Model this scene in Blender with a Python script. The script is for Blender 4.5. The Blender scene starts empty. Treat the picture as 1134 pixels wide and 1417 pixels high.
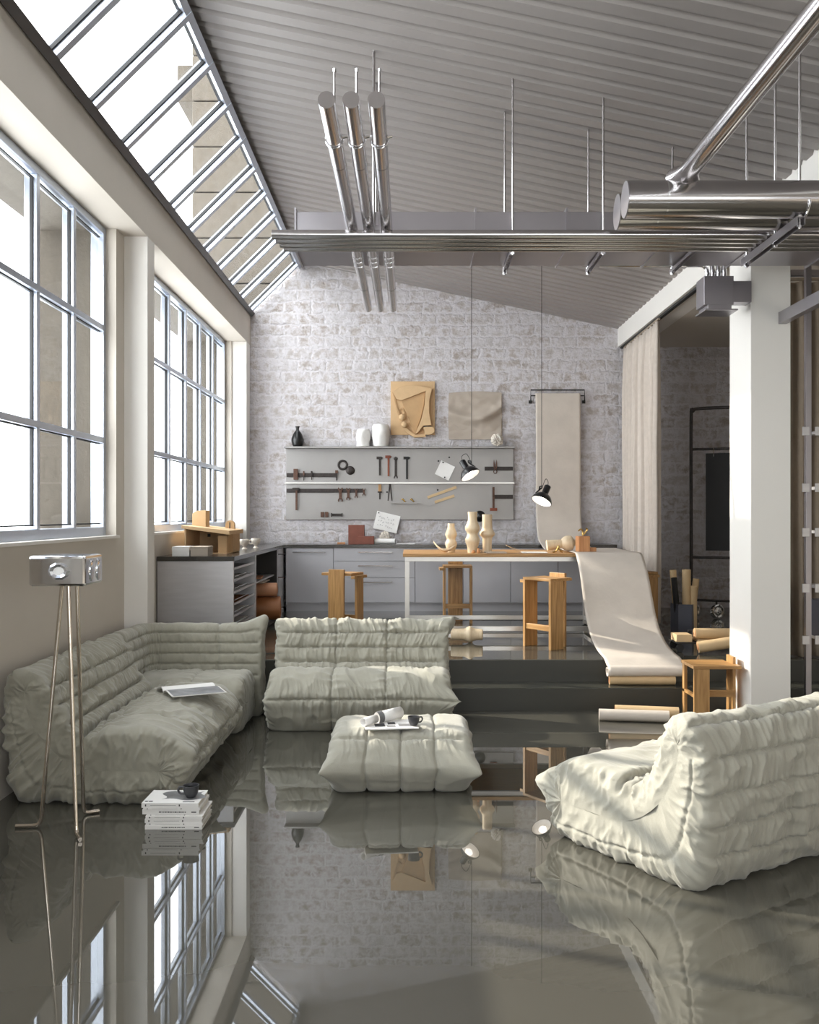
import bpy, bmesh, math, random
import numpy as np
from mathutils import Vector, Matrix

random.seed(7)
PI = math.pi
C = bpy.context.scene.collection
SC = bpy.context.scene

# ------------------------------------------------------------------ camera
F = 1300.0                                   # focal length in pixels of the 1134 x 1417 frame
CAM_H = 1.6
cam_d = bpy.data.cameras.new('camera')
cam_d.sensor_fit = 'AUTO'; cam_d.sensor_width = 36.0
cam_d.lens = F / 1417.0 * 36.0
cam_d.shift_y = 3.5 / 1417.0
cam_d.clip_start = 0.05; cam_d.clip_end = 300
cam = bpy.data.objects.new('camera', cam_d); C.objects.link(cam)
cam.location = (0, 0, CAM_H); cam.rotation_euler = (PI/2, 0, 0)
SC.camera = cam

# ------------------------------------------------------------------ light
SKY_STRENGTH = 8.5
SUN_STRENGTH = 7.5
EXPOSURE = -0.02
w = bpy.data.worlds.new('sky'); SC.world = w; w.use_nodes = True
nt = w.node_tree; nt.nodes.clear()
wo = nt.nodes.new('ShaderNodeOutputWorld'); bg = nt.nodes.new('ShaderNodeBackground')
bg.inputs['Color'].default_value = (0.96, 0.975, 1.0, 1); bg.inputs['Strength'].default_value = SKY_STRENGTH
nt.links.new(bg.outputs[0], wo.inputs[0])
sun_d = bpy.data.lights.new('sun', 'SUN'); sun_d.energy = SUN_STRENGTH; sun_d.angle = math.radians(0.9)
sun_d.color = (1.0, 0.90, 0.77)
sun = bpy.data.objects.new('sun', sun_d); C.objects.link(sun)
sun_dir = Vector((0.92, -0.39, -0.53))       # the way the light travels
sun.rotation_euler = sun_dir.to_track_quat('-Z', 'Y').to_euler()
def portal(x, y, z, sx, sy, normal):
    d = bpy.data.lights.new('window_portal', 'AREA'); d.shape = 'RECTANGLE'; d.size = sx; d.size_y = sy
    d.cycles.is_portal = True
    o = bpy.data.objects.new('window_portal', d); C.objects.link(o)
    o.location = (x, y, z); o.rotation_euler = Vector(normal).to_track_quat('-Z', 'Y').to_euler()
portal(-2.47, 9.98, 2.64, 4.2, 2.4, (1, 0, 0))
portal(-2.47, 5.36, 2.64, 4.0, 2.4, (1, 0, 0))
portal(-2.47, 0.90, 2.64, 4.2, 2.4, (1, 0, 0))
portal(1.5, -2.75, 2.05, 6.2, 1.3, (0, 1, 0))  # portal of the added fill opening behind the viewer
portal(-1.80, 4.9, 4.65, 15.0, 1.0, (0.70, 0, -0.71))
SC.view_settings.view_transform = 'Standard'; SC.view_settings.look = 'None'
SC.view_settings.exposure = EXPOSURE; SC.view_settings.gamma = 1.0
SC.view_settings.use_curve_mapping = False
SC.cycles.max_bounces = 12; SC.cycles.diffuse_bounces = 6; SC.cycles.glossy_bounces = 6
SC.cycles.transparent_max_bounces = 16; SC.cycles.use_denoising = True
SC.cycles.sample_clamp_indirect = 8.0; SC.cycles.caustics_reflective = False; SC.cycles.caustics_refractive = False

# ------------------------------------------------------------------ materials
def srgb(r, g, b):
    f = lambda c: (c/255/12.92) if c/255 <= 0.04045 else ((c/255+0.055)/1.055)**2.4
    return (f(r), f(g), f(b), 1)

def mat(name, col, rough=0.5, metal=0.0, noise=0.0, nscale=8.0, bump=0.0, bscale=60.0, ior=1.5, sheen=0.0, stretch=None, spec=0.5):
    m = bpy.data.materials.new(name); m.use_nodes = True
    t = m.node_tree; b = t.nodes['Principled BSDF']
    b.inputs['Roughness'].default_value = rough; b.inputs['Metallic'].default_value = metal
    b.inputs['IOR'].default_value = ior; b.inputs['Specular IOR Level'].default_value = spec
    if sheen: b.inputs['Sheen Weight'].default_value = sheen; b.inputs['Sheen Roughness'].default_value = 0.5
    tc = t.nodes.new('ShaderNodeTexCoord'); mp = t.nodes.new('ShaderNodeMapping')
    t.links.new(tc.outputs['Object'], mp.inputs[0])
    if stretch: mp.inputs['Scale'].default_value = stretch
    n = t.nodes.new('ShaderNodeTexNoise'); n.inputs['Scale'].default_value = nscale; n.inputs['Detail'].default_value = 4
    t.links.new(mp.outputs[0], n.inputs['Vector'])
    r = t.nodes.new('ShaderNodeValToRGB')
    lo = [max(0, c*(1-noise)) for c in col[:3]]; hi = [min(1, c*(1+noise)) for c in col[:3]]
    r.color_ramp.elements[0].position = 0.3; r.color_ramp.elements[1].position = 0.7
    r.color_ramp.elements[0].color = (*lo, 1); r.color_ramp.elements[1].color = (*hi, 1)
    t.links.new(n.outputs['Fac'], r.inputs[0]); t.links.new(r.outputs[0], b.inputs['Base Color'])
    if bump:
        n2 = t.nodes.new('ShaderNodeTexNoise'); n2.inputs['Scale'].default_value = bscale; n2.inputs['Detail'].default_value = 3
        t.links.new(mp.outputs[0], n2.inputs['Vector'])
        bp = t.nodes.new('ShaderNodeBump'); bp.inputs['Strength'].default_value = bump; bp.inputs['Distance'].default_value = 0.01
        t.links.new(n2.outputs['Fac'], bp.inputs['Height']); t.links.new(bp.outputs[0], b.inputs['Normal'])
    return m

def wood(name, c1, c2, scale=14.0, axis='Z', rough=0.5, bands=6.0):
    m = bpy.data.materials.new(name); m.use_nodes = True
    t = m.node_tree; b = t.nodes['Principled BSDF']; b.inputs['Roughness'].default_value = rough
    tc = t.nodes.new('ShaderNodeTexCoord'); mp = t.nodes.new('ShaderNodeMapping')
    s = {'Z': (bands, bands, 0.35), 'X': (0.35, bands, bands), 'Y': (bands, 0.35, bands)}[axis]
    mp.inputs['Scale'].default_value = s
    t.links.new(tc.outputs['Object'], mp.inputs[0])
    n = t.nodes.new('ShaderNodeTexNoise'); n.inputs['Scale'].default_value = scale; n.inputs['Detail'].default_value = 5
    n.inputs['Distortion'].default_value = 0.4
    t.links.new(mp.outputs[0], n.inputs['Vector'])
    r = t.nodes.new('ShaderNodeValToRGB'); r.color_ramp.elements[0].position = 0.32; r.color_ramp.elements[1].position = 0.68
    r.color_ramp.elements[0].color = c1; r.color_ramp.elements[1].color = c2
    t.links.new(n.outputs['Fac'], r.inputs[0]); t.links.new(r.outputs[0], b.inputs['Base Color'])
    bp = t.nodes.new('ShaderNodeBump'); bp.inputs['Strength'].default_value = 0.1; bp.inputs['Distance'].default_value = 0.004
    t.links.new(n.outputs['Fac'], bp.inputs['Height']); t.links.new(bp.outputs[0], b.inputs['Normal'])
    return m

def brick_mat():
    m = bpy.data.materials.new('whitewashed_brick'); m.use_nodes = True
    t = m.node_tree; L = t.links; b = t.nodes['Principled BSDF']; b.inputs['Roughness'].default_value = 0.85
    tc = t.nodes.new('ShaderNodeTexCoord')
    sep = t.nodes.new('ShaderNodeSeparateXYZ'); L.new(tc.outputs['Object'], sep.inputs[0])
    cmb = t.nodes.new('ShaderNodeCombineXYZ'); L.new(sep.outputs['X'], cmb.inputs['X']); L.new(sep.outputs['Z'], cmb.inputs['Y'])
    def noise(scale, detail=4, rough=0.55, vec=None):
        n = t.nodes.new('ShaderNodeTexNoise'); n.inputs['Scale'].default_value = scale
        n.inputs['Detail'].default_value = detail; n.inputs['Roughness'].default_value = rough
        L.new((vec or cmb.outputs[0]), n.inputs['Vector']); return n
    def mth(op, a, bb, clamp=False):
        n = t.nodes.new('ShaderNodeMath'); n.operation = op; n.use_clamp = clamp
        for i, v in enumerate((a, bb)):
            if isinstance(v, (int, float)): n.inputs[i].default_value = v
            else: L.new(v, n.inputs[i])
        return n.outputs[0]
    nd = noise(5.0, 3)
    dv = t.nodes.new('ShaderNodeVectorMath'); dv.operation = 'SUBTRACT'; L.new(nd.outputs['Color'], dv.inputs[0]); dv.inputs[1].default_value = (0.5, 0.5, 0.5)
    sc_ = t.nodes.new('ShaderNodeVectorMath'); sc_.operation = 'SCALE'; L.new(dv.outputs[0], sc_.inputs[0]); sc_.inputs['Scale'].default_value = 0.10
    nd2 = noise(24.0, 4, 0.6)
    dv2 = t.nodes.new('ShaderNodeVectorMath'); dv2.operation = 'SUBTRACT'; L.new(nd2.outputs['Color'], dv2.inputs[0]); dv2.inputs[1].default_value = (0.5, 0.5, 0.5)
    sc2 = t.nodes.new('ShaderNodeVectorMath'); sc2.operation = 'SCALE'; L.new(dv2.outputs[0], sc2.inputs[0]); sc2.inputs['Scale'].default_value = 0.075
    av0 = t.nodes.new('ShaderNodeVectorMath'); av0.operation = 'ADD'; L.new(sc2.outputs[0], av0.inputs[0]); L.new(sc_.outputs[0], av0.inputs[1])
    av = t.nodes.new('ShaderNodeVectorMath'); av.operation = 'ADD'; L.new(cmb.outputs[0], av.inputs[0]); L.new(av0.outputs[0], av.inputs[1])
    br = t.nodes.new('ShaderNodeTexBrick'); L.new(av.outputs[0], br.inputs['Vector'])
    br.inputs['Scale'].default_value = 1.0; br.inputs['Brick Width'].default_value = 0.37; br.inputs['Row Height'].default_value = 0.152
    br.inputs['Mortar Size'].default_value = 0.03; br.inputs['Mortar Smooth'].default_value = 0.9; br.inputs['Bias'].default_value = 0.0
    br.inputs['Color1'].default_value = (0, 0, 0, 1); br.inputs['Color2'].default_value = (1, 1, 1, 1); br.inputs['Mortar'].default_value = (0.5, 0.5, 0.5, 1)
    ramp = t.nodes.new('ShaderNodeValToRGB'); e = ramp.color_ramp
    e.elements[0].color = srgb(170, 158, 151); e.elements[1].color = srgb(203, 198, 199)
    e1 = e.elements.new(0.4); e1.color = srgb(188, 178, 173)
    L.new(br.outputs['Color'], ramp.inputs[0])
    # wash of plaster over the stones
    nw = noise(9.0, 8, 0.72); wash = mth('MULTIPLY_ADD', nw.outputs['Fac'], 6.0); wash.node.inputs[2].default_value = -2.4; wash.node.use_clamp = True
    bm_ = mth('MAXIMUM', br.outputs['Fac'], wash)
    mx = t.nodes.new('ShaderNodeMix'); mx.data_type = 'RGBA'; L.new(bm_, mx.inputs['Factor']); L.new(ramp.outputs[0], mx.inputs['A']); mx.inputs['B'].default_value = srgb(222, 218, 222)
    npit = noise(34.0, 5, 0.7); pit = mth('MULTIPLY_ADD', npit.outputs['Fac'], 9.0); pit.node.inputs[2].default_value = -5.6; pit.node.use_clamp = True
    mx2 = t.nodes.new('ShaderNodeMix'); mx2.data_type = 'RGBA'; L.new(mth('MULTIPLY', pit, 0.75), mx2.inputs['Factor']); L.new(mx.outputs['Result'], mx2.inputs['A']); mx2.inputs['B'].default_value = srgb(104, 96, 92)
    L.new(mx2.outputs['Result'], b.inputs['Base Color'])
    n3 = noise(26.0, 6, 0.7)
    h = mth('ADD', mth('MULTIPLY', br.outputs['Fac'], -0.3), mth('MULTIPLY', n3.outputs['Fac'], 0.9))
    h = mth('ADD', h, mth('MULTIPLY', nw.outputs['Fac'], 0.9)); h = mth('SUBTRACT', h, mth('MULTIPLY', pit, 0.7))
    bp = t.nodes.new('ShaderNodeBump'); bp.inputs['Strength'].default_value = 0.85; bp.inputs['Distance'].default_value = 0.03
    L.new(h, bp.inputs['Height']); L.new(bp.outputs[0], b.inputs['Normal'])
    return m

def glass_mat():
    m = bpy.data.materials.new('window_glass'); m.use_nodes = True
    t = m.node_tree; t.nodes.remove(t.nodes['Principled BSDF']); out = t.nodes['Material Output']
    tr = t.nodes.new('ShaderNodeBsdfTransparent'); gl = t.nodes.new('ShaderNodeBsdfGlossy'); gl.inputs['Roughness'].default_value = 0.0
    tr.inputs[0].default_value = (0.97, 0.985, 0.98, 1)
    mx = t.nodes.new('ShaderNodeMixShader'); mx.inputs[0].default_value = 0.05
    t.links.new(tr.outputs[0], mx.inputs[1]); t.links.new(gl.outputs[0], mx.inputs[2]); t.links.new(mx.outputs[0], out.inputs[0])
    return m

M = {}
M['plaster'] = mat('wall_plaster', srgb(204, 196, 186), 0.75, noise=0.015, nscale=3, bump=0.06, bscale=120)
M['plaster_white'] = mat('white_plaster', srgb(230, 226, 221), 0.7, noise=0.01, nscale=3, bump=0.04, bscale=120)
M['stone'] = mat('exterior_stone', srgb(76, 69, 60), 0.85, noise=0.10, nscale=14, bump=0.25, bscale=40)
M['brick'] = brick_mat()
M['floor'] = mat('poured_resin_floor', srgb(80, 78, 71), 0.012, noise=0.05, nscale=1.2, ior=1.95)
M['step'] = mat('poured_resin_step', srgb(66, 66, 60), 0.06, noise=0.05, nscale=1.2, ior=1.55)
M['riser'] = mat('satin_riser', srgb(58, 57, 52), 0.45, noise=0.04, nscale=2)
M['roof'] = mat('corrugated_steel', srgb(156, 150, 147), 0.45, metal=0.3, noise=0.03, nscale=2)
M['alu'] = mat('window_aluminium', srgb(196, 203, 216), 0.32, metal=0.75, noise=0.02)
M['alu_dark'] = mat('dark_flashing', srgb(92, 90, 90), 0.4, metal=0.5, noise=0.03)
M['gasket'] = mat('black_gasket', srgb(46, 46, 48), 0.6)
M['glass'] = glass_mat()
M['steel'] = mat('polished_steel', srgb(196, 193, 194), 0.17, metal=1.0, noise=0.03, nscale=3)
M['steel_br'] = mat('brushed_steel', srgb(204, 202, 204), 0.38, metal=0.7, noise=0.05, nscale=4, stretch=(1, 1, 8))
M['duct'] = mat('galvanised_duct', srgb(164, 160, 164), 0.33, metal=0.9, noise=0.05, nscale=3)
M['chrome'] = mat('chrome', srgb(226, 226, 228), 0.06, metal=1.0)
M['nickel'] = mat('satin_nickel', srgb(214, 204, 192), 0.18, metal=1.0)
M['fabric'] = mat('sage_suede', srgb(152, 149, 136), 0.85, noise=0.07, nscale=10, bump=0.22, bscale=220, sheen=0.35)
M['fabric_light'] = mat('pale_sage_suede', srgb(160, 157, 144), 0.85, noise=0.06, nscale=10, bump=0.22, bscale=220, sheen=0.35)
M['fabric_sunlit'] = mat('sunlit_sage_suede', srgb(165, 162, 150), 0.85, noise=0.06, nscale=10, bump=0.22, bscale=220, sheen=0.35)  # same sage suede, lightened: sunlight put into the pouf and chair colour
M['bamboo'] = wood('bamboo_boards', srgb(152, 112, 68), srgb(192, 150, 98), 9, 'Z', 0.42, 5)
M['bamboo_x'] = wood('bamboo_planks', srgb(150, 110, 66), srgb(186, 144, 92), 9, 'X', 0.42, 5)
M['pale_wood'] = wood('turned_maple', srgb(208, 186, 154), srgb(224, 205, 176), 8, 'Z', 0.5, 5)
M['block_wood'] = wood('cherry_block', srgb(178, 120, 76), srgb(206, 150, 102), 9, 'Z', 0.5, 5)
M['cardboard'] = mat('kraft_cardboard', srgb(206, 174, 134), 0.8, noise=0.05, nscale=12, bump=0.1, bscale=160)
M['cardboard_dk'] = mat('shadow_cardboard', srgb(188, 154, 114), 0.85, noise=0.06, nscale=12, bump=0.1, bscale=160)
M['kraft'] = mat('kraft_paper', srgb(206, 178, 138), 0.7, noise=0.05, nscale=10)
M['runner'] = mat('washed_linen_paper', srgb(206, 196, 186), 0.85, noise=0.05, nscale=5, bump=0.15, bscale=30)
M['canvas'] = mat('grey_canvas', srgb(178, 166, 154), 0.85, noise=0.05, nscale=6, bump=0.12, bscale=90)
M['curtain'] = mat('linen_curtain', srgb(206, 195, 185), 0.9, noise=0.05, nscale=20, bump=0.12, bscale=200)
M['curtain_dk'] = mat('taupe_curtain', srgb(150, 136, 120), 0.9, noise=0.05, nscale=20, bump=0.12, bscale=200)
M['paper'] = mat('white_paper', srgb(236, 234, 232), 0.6, noise=0.02, nscale=8)
M['page'] = mat('page_edges', srgb(214, 208, 198), 0.7, noise=0.10, nscale=30, stretch=(0.3, 0.3, 30))
M['ink'] = mat('printed_ink', srgb(58, 58, 60), 0.6, noise=0.2, nscale=12)
M['photo_grey'] = mat('printed_photo', srgb(120, 120, 122), 0.45, noise=0.5, nscale=9)
M['black'] = mat('black_lacquer', srgb(24, 24, 26), 0.28, noise=0.05)
M['black_matte'] = mat('matte_black', srgb(34, 33, 33), 0.75, noise=0.08)
M['cup'] = mat('grey_stoneware', srgb(62, 62, 66), 0.38, noise=0.12, nscale=20)
M['dark_top'] = mat('dark_steel_top', srgb(92, 90, 88), 0.20, metal=0.8, noise=0.04, nscale=3)
M['panel'] = mat('zinc_panel', srgb(158, 155, 153), 0.42, metal=0.75, noise=0.05, nscale=2.5)
M['cab'] = mat('steel_cabinet', srgb(180, 179, 184), 0.40, metal=0.4, noise=0.03, nscale=2)
M['dark_in'] = mat('dark_interior', srgb(52, 50, 48), 0.6)
M['rust'] = mat('rusted_iron', srgb(92, 66, 54), 0.55, metal=0.35, noise=0.3, nscale=30)
M['iron'] = mat('dark_iron', srgb(58, 52, 50), 0.45, metal=0.5, noise=0.25, nscale=30)
M['red_iron'] = mat('oxide_red_iron', srgb(128, 66, 44), 0.55, noise=0.2, nscale=30)
M['brass'] = mat('brass', srgb(206, 172, 106), 0.25, metal=1.0)
M['ceramic'] = mat('white_ceramic', srgb(226, 224, 222), 0.45, noise=0.05, nscale=10, bump=0.12, bscale=30)
M['stone_white'] = mat('marbled_ceramic', srgb(214, 206, 196), 0.5, noise=0.28, nscale=14)
M['leather'] = mat('tan_leather', srgb(196, 142, 108), 0.55, noise=0.06, nscale=8)
M['leather_br'] = mat('brown_leather', srgb(160, 104, 62), 0.5, noise=0.08, nscale=8)
M['redbox'] = mat('oxide_brown_box', srgb(124, 72, 58), 0.6, noise=0.1, nscale=12)
M['bin'] = mat('anthracite_bin', srgb(78, 80, 92), 0.4, metal=0.2, noise=0.05)
M['lamp_white'] = mat('lamp_inner_white', srgb(244, 244, 244), 0.5)
M['tablesteel'] = mat('pale_steel_frame', srgb(214, 210, 206), 0.3, metal=0.6, noise=0.03)
M['glow'] = mat('lamp_glow', srgb(255, 250, 240), 0.5); M['glow'].node_tree.nodes['Principled BSDF'].inputs['Emission Color'].default_value = (1, 0.95, 0.88, 1); M['glow'].node_tree.nodes['Principled BSDF'].inputs['Emission Strength'].default_value = 4.0
M['crystal'] = mat('lamp_lens', srgb(232, 236, 244), 0.05, metal=0.85)

# ------------------------------------------------------------------ mesh helpers
class MB:
    def __init__(self): self.v = []; self.f = []
    def add(self, vs, fs):
        o = len(self.v); self.v += [tuple(p) for p in vs]; self.f += [tuple(i+o for i in q) for q in fs]; return self
    def box(self, x0, x1, y0, y1, z0, z1, rot=0, c=None, mtx=None):
        vs = [Vector((x, y, z)) for z in (z0, z1) for y in (y0, y1) for x in (x0, x1)]
        if rot:
            cc = Vector(c) if c else Vector(((x0+x1)/2, (y0+y1)/2, 0)); R = Matrix.Rotation(rot, 3, 'Z')
            vs = [R @ (p-cc) + cc for p in vs]
        if mtx: vs = [mtx @ p for p in vs]
        return self.add(vs, [(0, 2, 3, 1), (4, 5, 7, 6), (0, 1, 5, 4), (2, 6, 7, 3), (0, 4, 6, 2), (1, 3, 7, 5)])
    def tube(self, pts, r, n=10, caps=True, closed=False):
        pts = [Vector(p) for p in pts]; k = len(pts); vs = []; up = None
        for i, p in enumerate(pts):
            a = pts[i-1] if (i > 0 or closed) else p; b = pts[(i+1) % k] if (i < k-1 or closed) else p
            t = (b-a).normalized()
            if up is None:
                up = t.orthogonal().normalized()
            up = (up - t*up.dot(t)).normalized(); sd = t.cross(up)
            rr = r[i] if isinstance(r, (list, tuple)) else r
            for j in range(n):
                an = 2*PI*j/n; vs.append(p + (up*math.cos(an) + sd*math.sin(an))*rr)
        fs = []
        for i in range(k if closed else k-1):
            i2 = (i+1) % k
            for j in range(n):
                j2 = (j+1) % n; fs.append((i*n+j, i*n+j2, i2*n+j2, i2*n+j))
        if caps and not closed:
            fs.append(tuple(range(n-1, -1, -1))); fs.append(tuple((k-1)*n+j for j in range(n)))
        return self.add(vs, fs)
    def lathe(self, prof, c=(0, 0, 0), n=32, mtx=None, caps=True):
        vs = []; k = len(prof)
        for (r, z) in prof:
            for j in range(n):
                a = 2*PI*j/n; p = Vector((r*math.cos(a), r*math.sin(a), z))
                if mtx: p = mtx @ p
                vs.append(p + Vector(c))
        fs = [(i*n+j, i*n+(j+1) % n, (i+1)*n+(j+1) % n, (i+1)*n+j) for i in range(k-1) for j in range(n)]
        if caps and prof[0][0] > 1e-5: fs.append(tuple(range(n-1, -1, -1)))
        if caps and prof[-1][0] > 1e-5: fs.append(tuple((k-1)*n+j for j in range(n)))
        return self.add(vs, fs)
    def prism(self, poly, h0, h1, plane='XZ', mtx=None):
        """poly in the given plane, extruded between h0 and h1 along the third axis"""
        f = {'XZ': lambda a, b, h: (a, h, b), 'YZ': lambda a, b, h: (h, a, b), 'XY': lambda a, b, h: (a, b, h)}[plane]
        n = len(poly); vs = [Vector(f(a, b, h0)) for a, b in poly] + [Vector(f(a, b, h1)) for a, b in poly]
        if mtx: vs = [mtx @ p for p in vs]
        return self.add(vs, [tuple(range(n)), tuple(range(2*n-1, n-1, -1))] + [(i, (i+1) % n, n+(i+1) % n, n+i) for i in range(n)])
    def grid(self, fn, nu, nv, thick=0.0, tdir=(0, 0, 1)):
        vs = [Vector(fn(i/nu, j/nv)) for j in range(nv+1) for i in range(nu+1)]
        q = [(j*(nu+1)+i, j*(nu+1)+i+1, (j+1)*(nu+1)+i+1, (j+1)*(nu+1)+i) for j in range(nv) for i in range(nu)]
        if thick:
            o = len(vs); td = Vector(tdir)*thick; vs2 = [p - td for p in vs]
            rim = []
            W_ = nu+1
            ed = [(i, i+1) for i in range(nu)] + [(nv*W_+i+1, nv*W_+i) for i in range(nu)] + [((j+1)*W_, j*W_) for j in range(nv)] + [(j*W_+nu, (j+1)*W_+nu) for j in range(nv)]
            rim = [(b, a, a+o, b+o) for a, b in ed]
            return self.add(vs+vs2, q + [tuple(i+o for i in reversed(f)) for f in q] + rim)
        return self.add(vs, q)
    def build(self, name, m, parent=None, loc=(0, 0, 0), smooth=False, bevel=0.0, solid=0.0, angle=40):
        me = bpy.data.meshes.new(name); me.from_pydata(self.v, [], self.f)
        bm = bmesh.new(); bm.from_mesh(me); bmesh.ops.remove_doubles(bm, verts=bm.verts, dist=1e-6)
        bmesh.ops.recalc_face_normals(bm, faces=bm.faces); bm.to_mesh(me); bm.free()
        me.materials.append(m)
        o = bpy.data.objects.new(name, me); C.objects.link(o); o.location = loc
        if parent: o.parent = parent
        if smooth:
            me.polygons.foreach_set('use_smooth', [True]*len(me.polygons))
            me.set_sharp_from_angle(angle=math.radians(angle))
        if bevel:
            md = o.modifiers.new('edge_round', 'BEVEL'); md.width = bevel; md.segments = 2; md.limit_method = 'ANGLE'
        if solid:
            md = o.modifiers.new('thickness', 'SOLIDIFY'); md.thickness = solid; md.offset = 0
        return o

def tag(o, label, cat, group=None):
    o['label'] = label; o['category'] = cat
    if group: o['group'] = group
    return o
def thing(name, label, cat, loc=(0, 0, 0), rotz=0, group=None):
    o = bpy.data.objects.new(name, None); C.objects.link(o); o.empty_display_size = 0.1
    o.location = loc; o.rotation_euler = (0, 0, rotz)
    return tag(o, label, cat, group)
def struct(mb, name, m, parent=None, label=None, **k):
    o = mb.build(name, m, parent, **k); o['kind'] = 'structure'
    if label: o['label'] = label
    return o
def dup(root, loc=None, rotz=None, label=None, group=None):
    r = root.copy(); C.objects.link(r)
    if loc is not None: r.location = loc
    if rotz is not None: r.rotation_euler = (0, 0, rotz)
    if label: r['label'] = label
    if group: r['group'] = group
    for ch in list(root.children):
        c = ch.copy(); C.objects.link(c); c.parent = r
        for g in list(ch.children):
            d = g.copy(); C.objects.link(d); d.parent = c
    return r
def at(px, py, Y):
    """photo pixel seen at depth Y -> point in the room"""
    return Vector(((px-567)*Y/F, Y, CAM_H-(py-712)*Y/F))
def lerp(a, b, t): return a+(b-a)*t
def smoothpath(pts, n=8):
    """Catmull-Rom through pts"""
    P = [Vector(p) for p in pts]; P = [P[0]*2-P[1]] + P + [P[-1]*2-P[-2]]; out = []
    for i in range(1, len(P)-2):
        for k in range(n):
            t = k/n; a, b, c, d = P[i-1], P[i], P[i+1], P[i+2]
            out.append(0.5*((2*b) + (c-a)*t + (2*a-5*b+4*c-d)*t*t + (3*b-a-3*c+d)*t**3))
    out.append(P[-2]); return out

# ================================================================== SETTING
YB, XR = 12.4, 5.5            # back wall, far right wall
YF = -2.6                     # wall behind the viewer
PZ, SZ = 0.373, 0.187         # raised platform, step
Y1, Y2 = 7.95, 7.66           # platform edge, step edge
XW, XC, XO, XG = -2.29, -2.10, -2.86, -2.42   # wall face, column face, outer face, window frame plane
RX, RZ = -1.42, 4.93          # ridge
EX, EZ = 2.75, 4.05           # ceiling meets the beam on the right
ceil_z = lambda x: RZ + (x-RX)*(EZ-RZ)/(EX-RX)

struct(MB().box(-3.0, 5.7, YF-0.2, YB+0.2, -0.12, 0), 'floor', M['floor'])
struct(MB().box(XW, XR, Y2, Y1+0.02, 0.0, SZ), 'floor_step', M['step'], bevel=0.006)
struct(MB().box(XW, XR, Y1, YB, 0.0, PZ), 'floor_platform', M['floor'], bevel=0.006)
struct(MB().prism([(-2.86, 0), (5.7, 0), (5.7, 4.6), (RX+0.05, 5.08), (RX, 4.99), (XC, 4.31), (-2.86, 4.31)], YB, YB+0.25, 'XZ'), 'wall_back', M['brick'])
struct(MB().box(XR, XR+0.2, YF, YB, 0, 4.3), 'wall_right', M['plaster'])
# wall behind the viewer: glazed opening between the piers is added for front fill light
struct(MB().box(-3.0, -1.6, YF-0.2, YF, 0, 5.3).box(4.6, 5.7, YF-0.2, YF, 0, 5.3).box(-1.6, 4.6, YF-0.2, YF, 0, 1.4).box(-1.6, 4.6, YF-0.2, YF, 2.7, 5.3), 'wall_front', M['plaster'])
w5 = bpy.data.objects.new('window_5', None); C.objects.link(w5); w5['kind'] = 'structure'; w5['label'] = 'added glazed opening behind the viewer for front fill light'
w5.location = (1.5, YF-0.1, 1.4)
for i in range(7): struct(MB().box(-3.1+i*1.02-0.03+(0.03 if i == 0 else 0), -3.1+i*1.02+0.05, -0.04, 0.04, 0, 1.3), 'mullion', M['alu'], w5)
struct(MB().box(-3.1, 3.1, -0.004, 0.004, 0, 1.3), 'pane', M['glass'], w5)
struct(MB().box(XW, XR, Y2-0.004, Y2, 0.0, SZ-0.008).box(XW, XR, Y1-0.004, Y1, SZ, PZ-0.008), 'trim_9', M['riser'], label='dark satin stair risers')
# left wall with three window openings
WINS = [(7.93, 12.08), (3.38, 7.33), (-1.2, 2.95)]
SILL, HEAD = 1.43, 3.83
wl = MB(); wl.box(XO, XW, YF, YB, 0, SILL)
ys = [YF, -1.2, 2.95, 3.38, 7.33, 7.93, 12.08, YB]
for a, b in zip(ys[0::2], ys[1::2]): wl.box(XO, XW, a, b, SILL, HEAD)
struct(wl, 'wall_left', M['plaster'])
struct(MB().box(XO, XC, YF, YB, HEAD, 4.27), 'trim_1', M['plaster'], label='plastered beam over the windows')
for i, (a, b) in enumerate([(7.53, 7.73), (12.10, 12.36), (3.06, 3.28)]):
    struct(MB().box(XW, XC, a, b, 0 if a < 7.6 else PZ, HEAD), 'trim_%d' % (i+2), M['plaster_white'], label='plastered column between the windows', bevel=0.004)
# outer stone cladding around the windows (jambs and heads beyond the frames)
ex = MB()
for a, b in WINS:
    ex.box(XO-0.02, XG-0.06, a-0.0, a+0.015, SILL, HEAD); ex.box(XO-0.02, XG-0.06, b-0.015, b, SILL, HEAD)
    ex.box(XO-0.02, XG-0.06, a+0.015, b-0.015, HEAD-0.015, HEAD)
    ex.box(XO-0.02, XG-0.06, a+0.015, b-0.015, SILL, SILL+0.01)
struct(ex, 'wall_exterior', M['stone'])
# taller stone gable next door, seen through the roof glazing
gb = MB(); z = -0.2; k = 0
while z < 8.3:
    gb.box(XO-0.07 + (0.16 if k % 1 else 0.0), 6, YB+0.26, YB+1.5, z, z+0.60); z += 0.615; k += 1
gb.box(XO-0.32, XO-0.07, YB+0.45, YB+1.5, 7.25, 7.75)
struct(gb, 'wall_neighbour', M['stone'], bevel=0.012)

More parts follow.
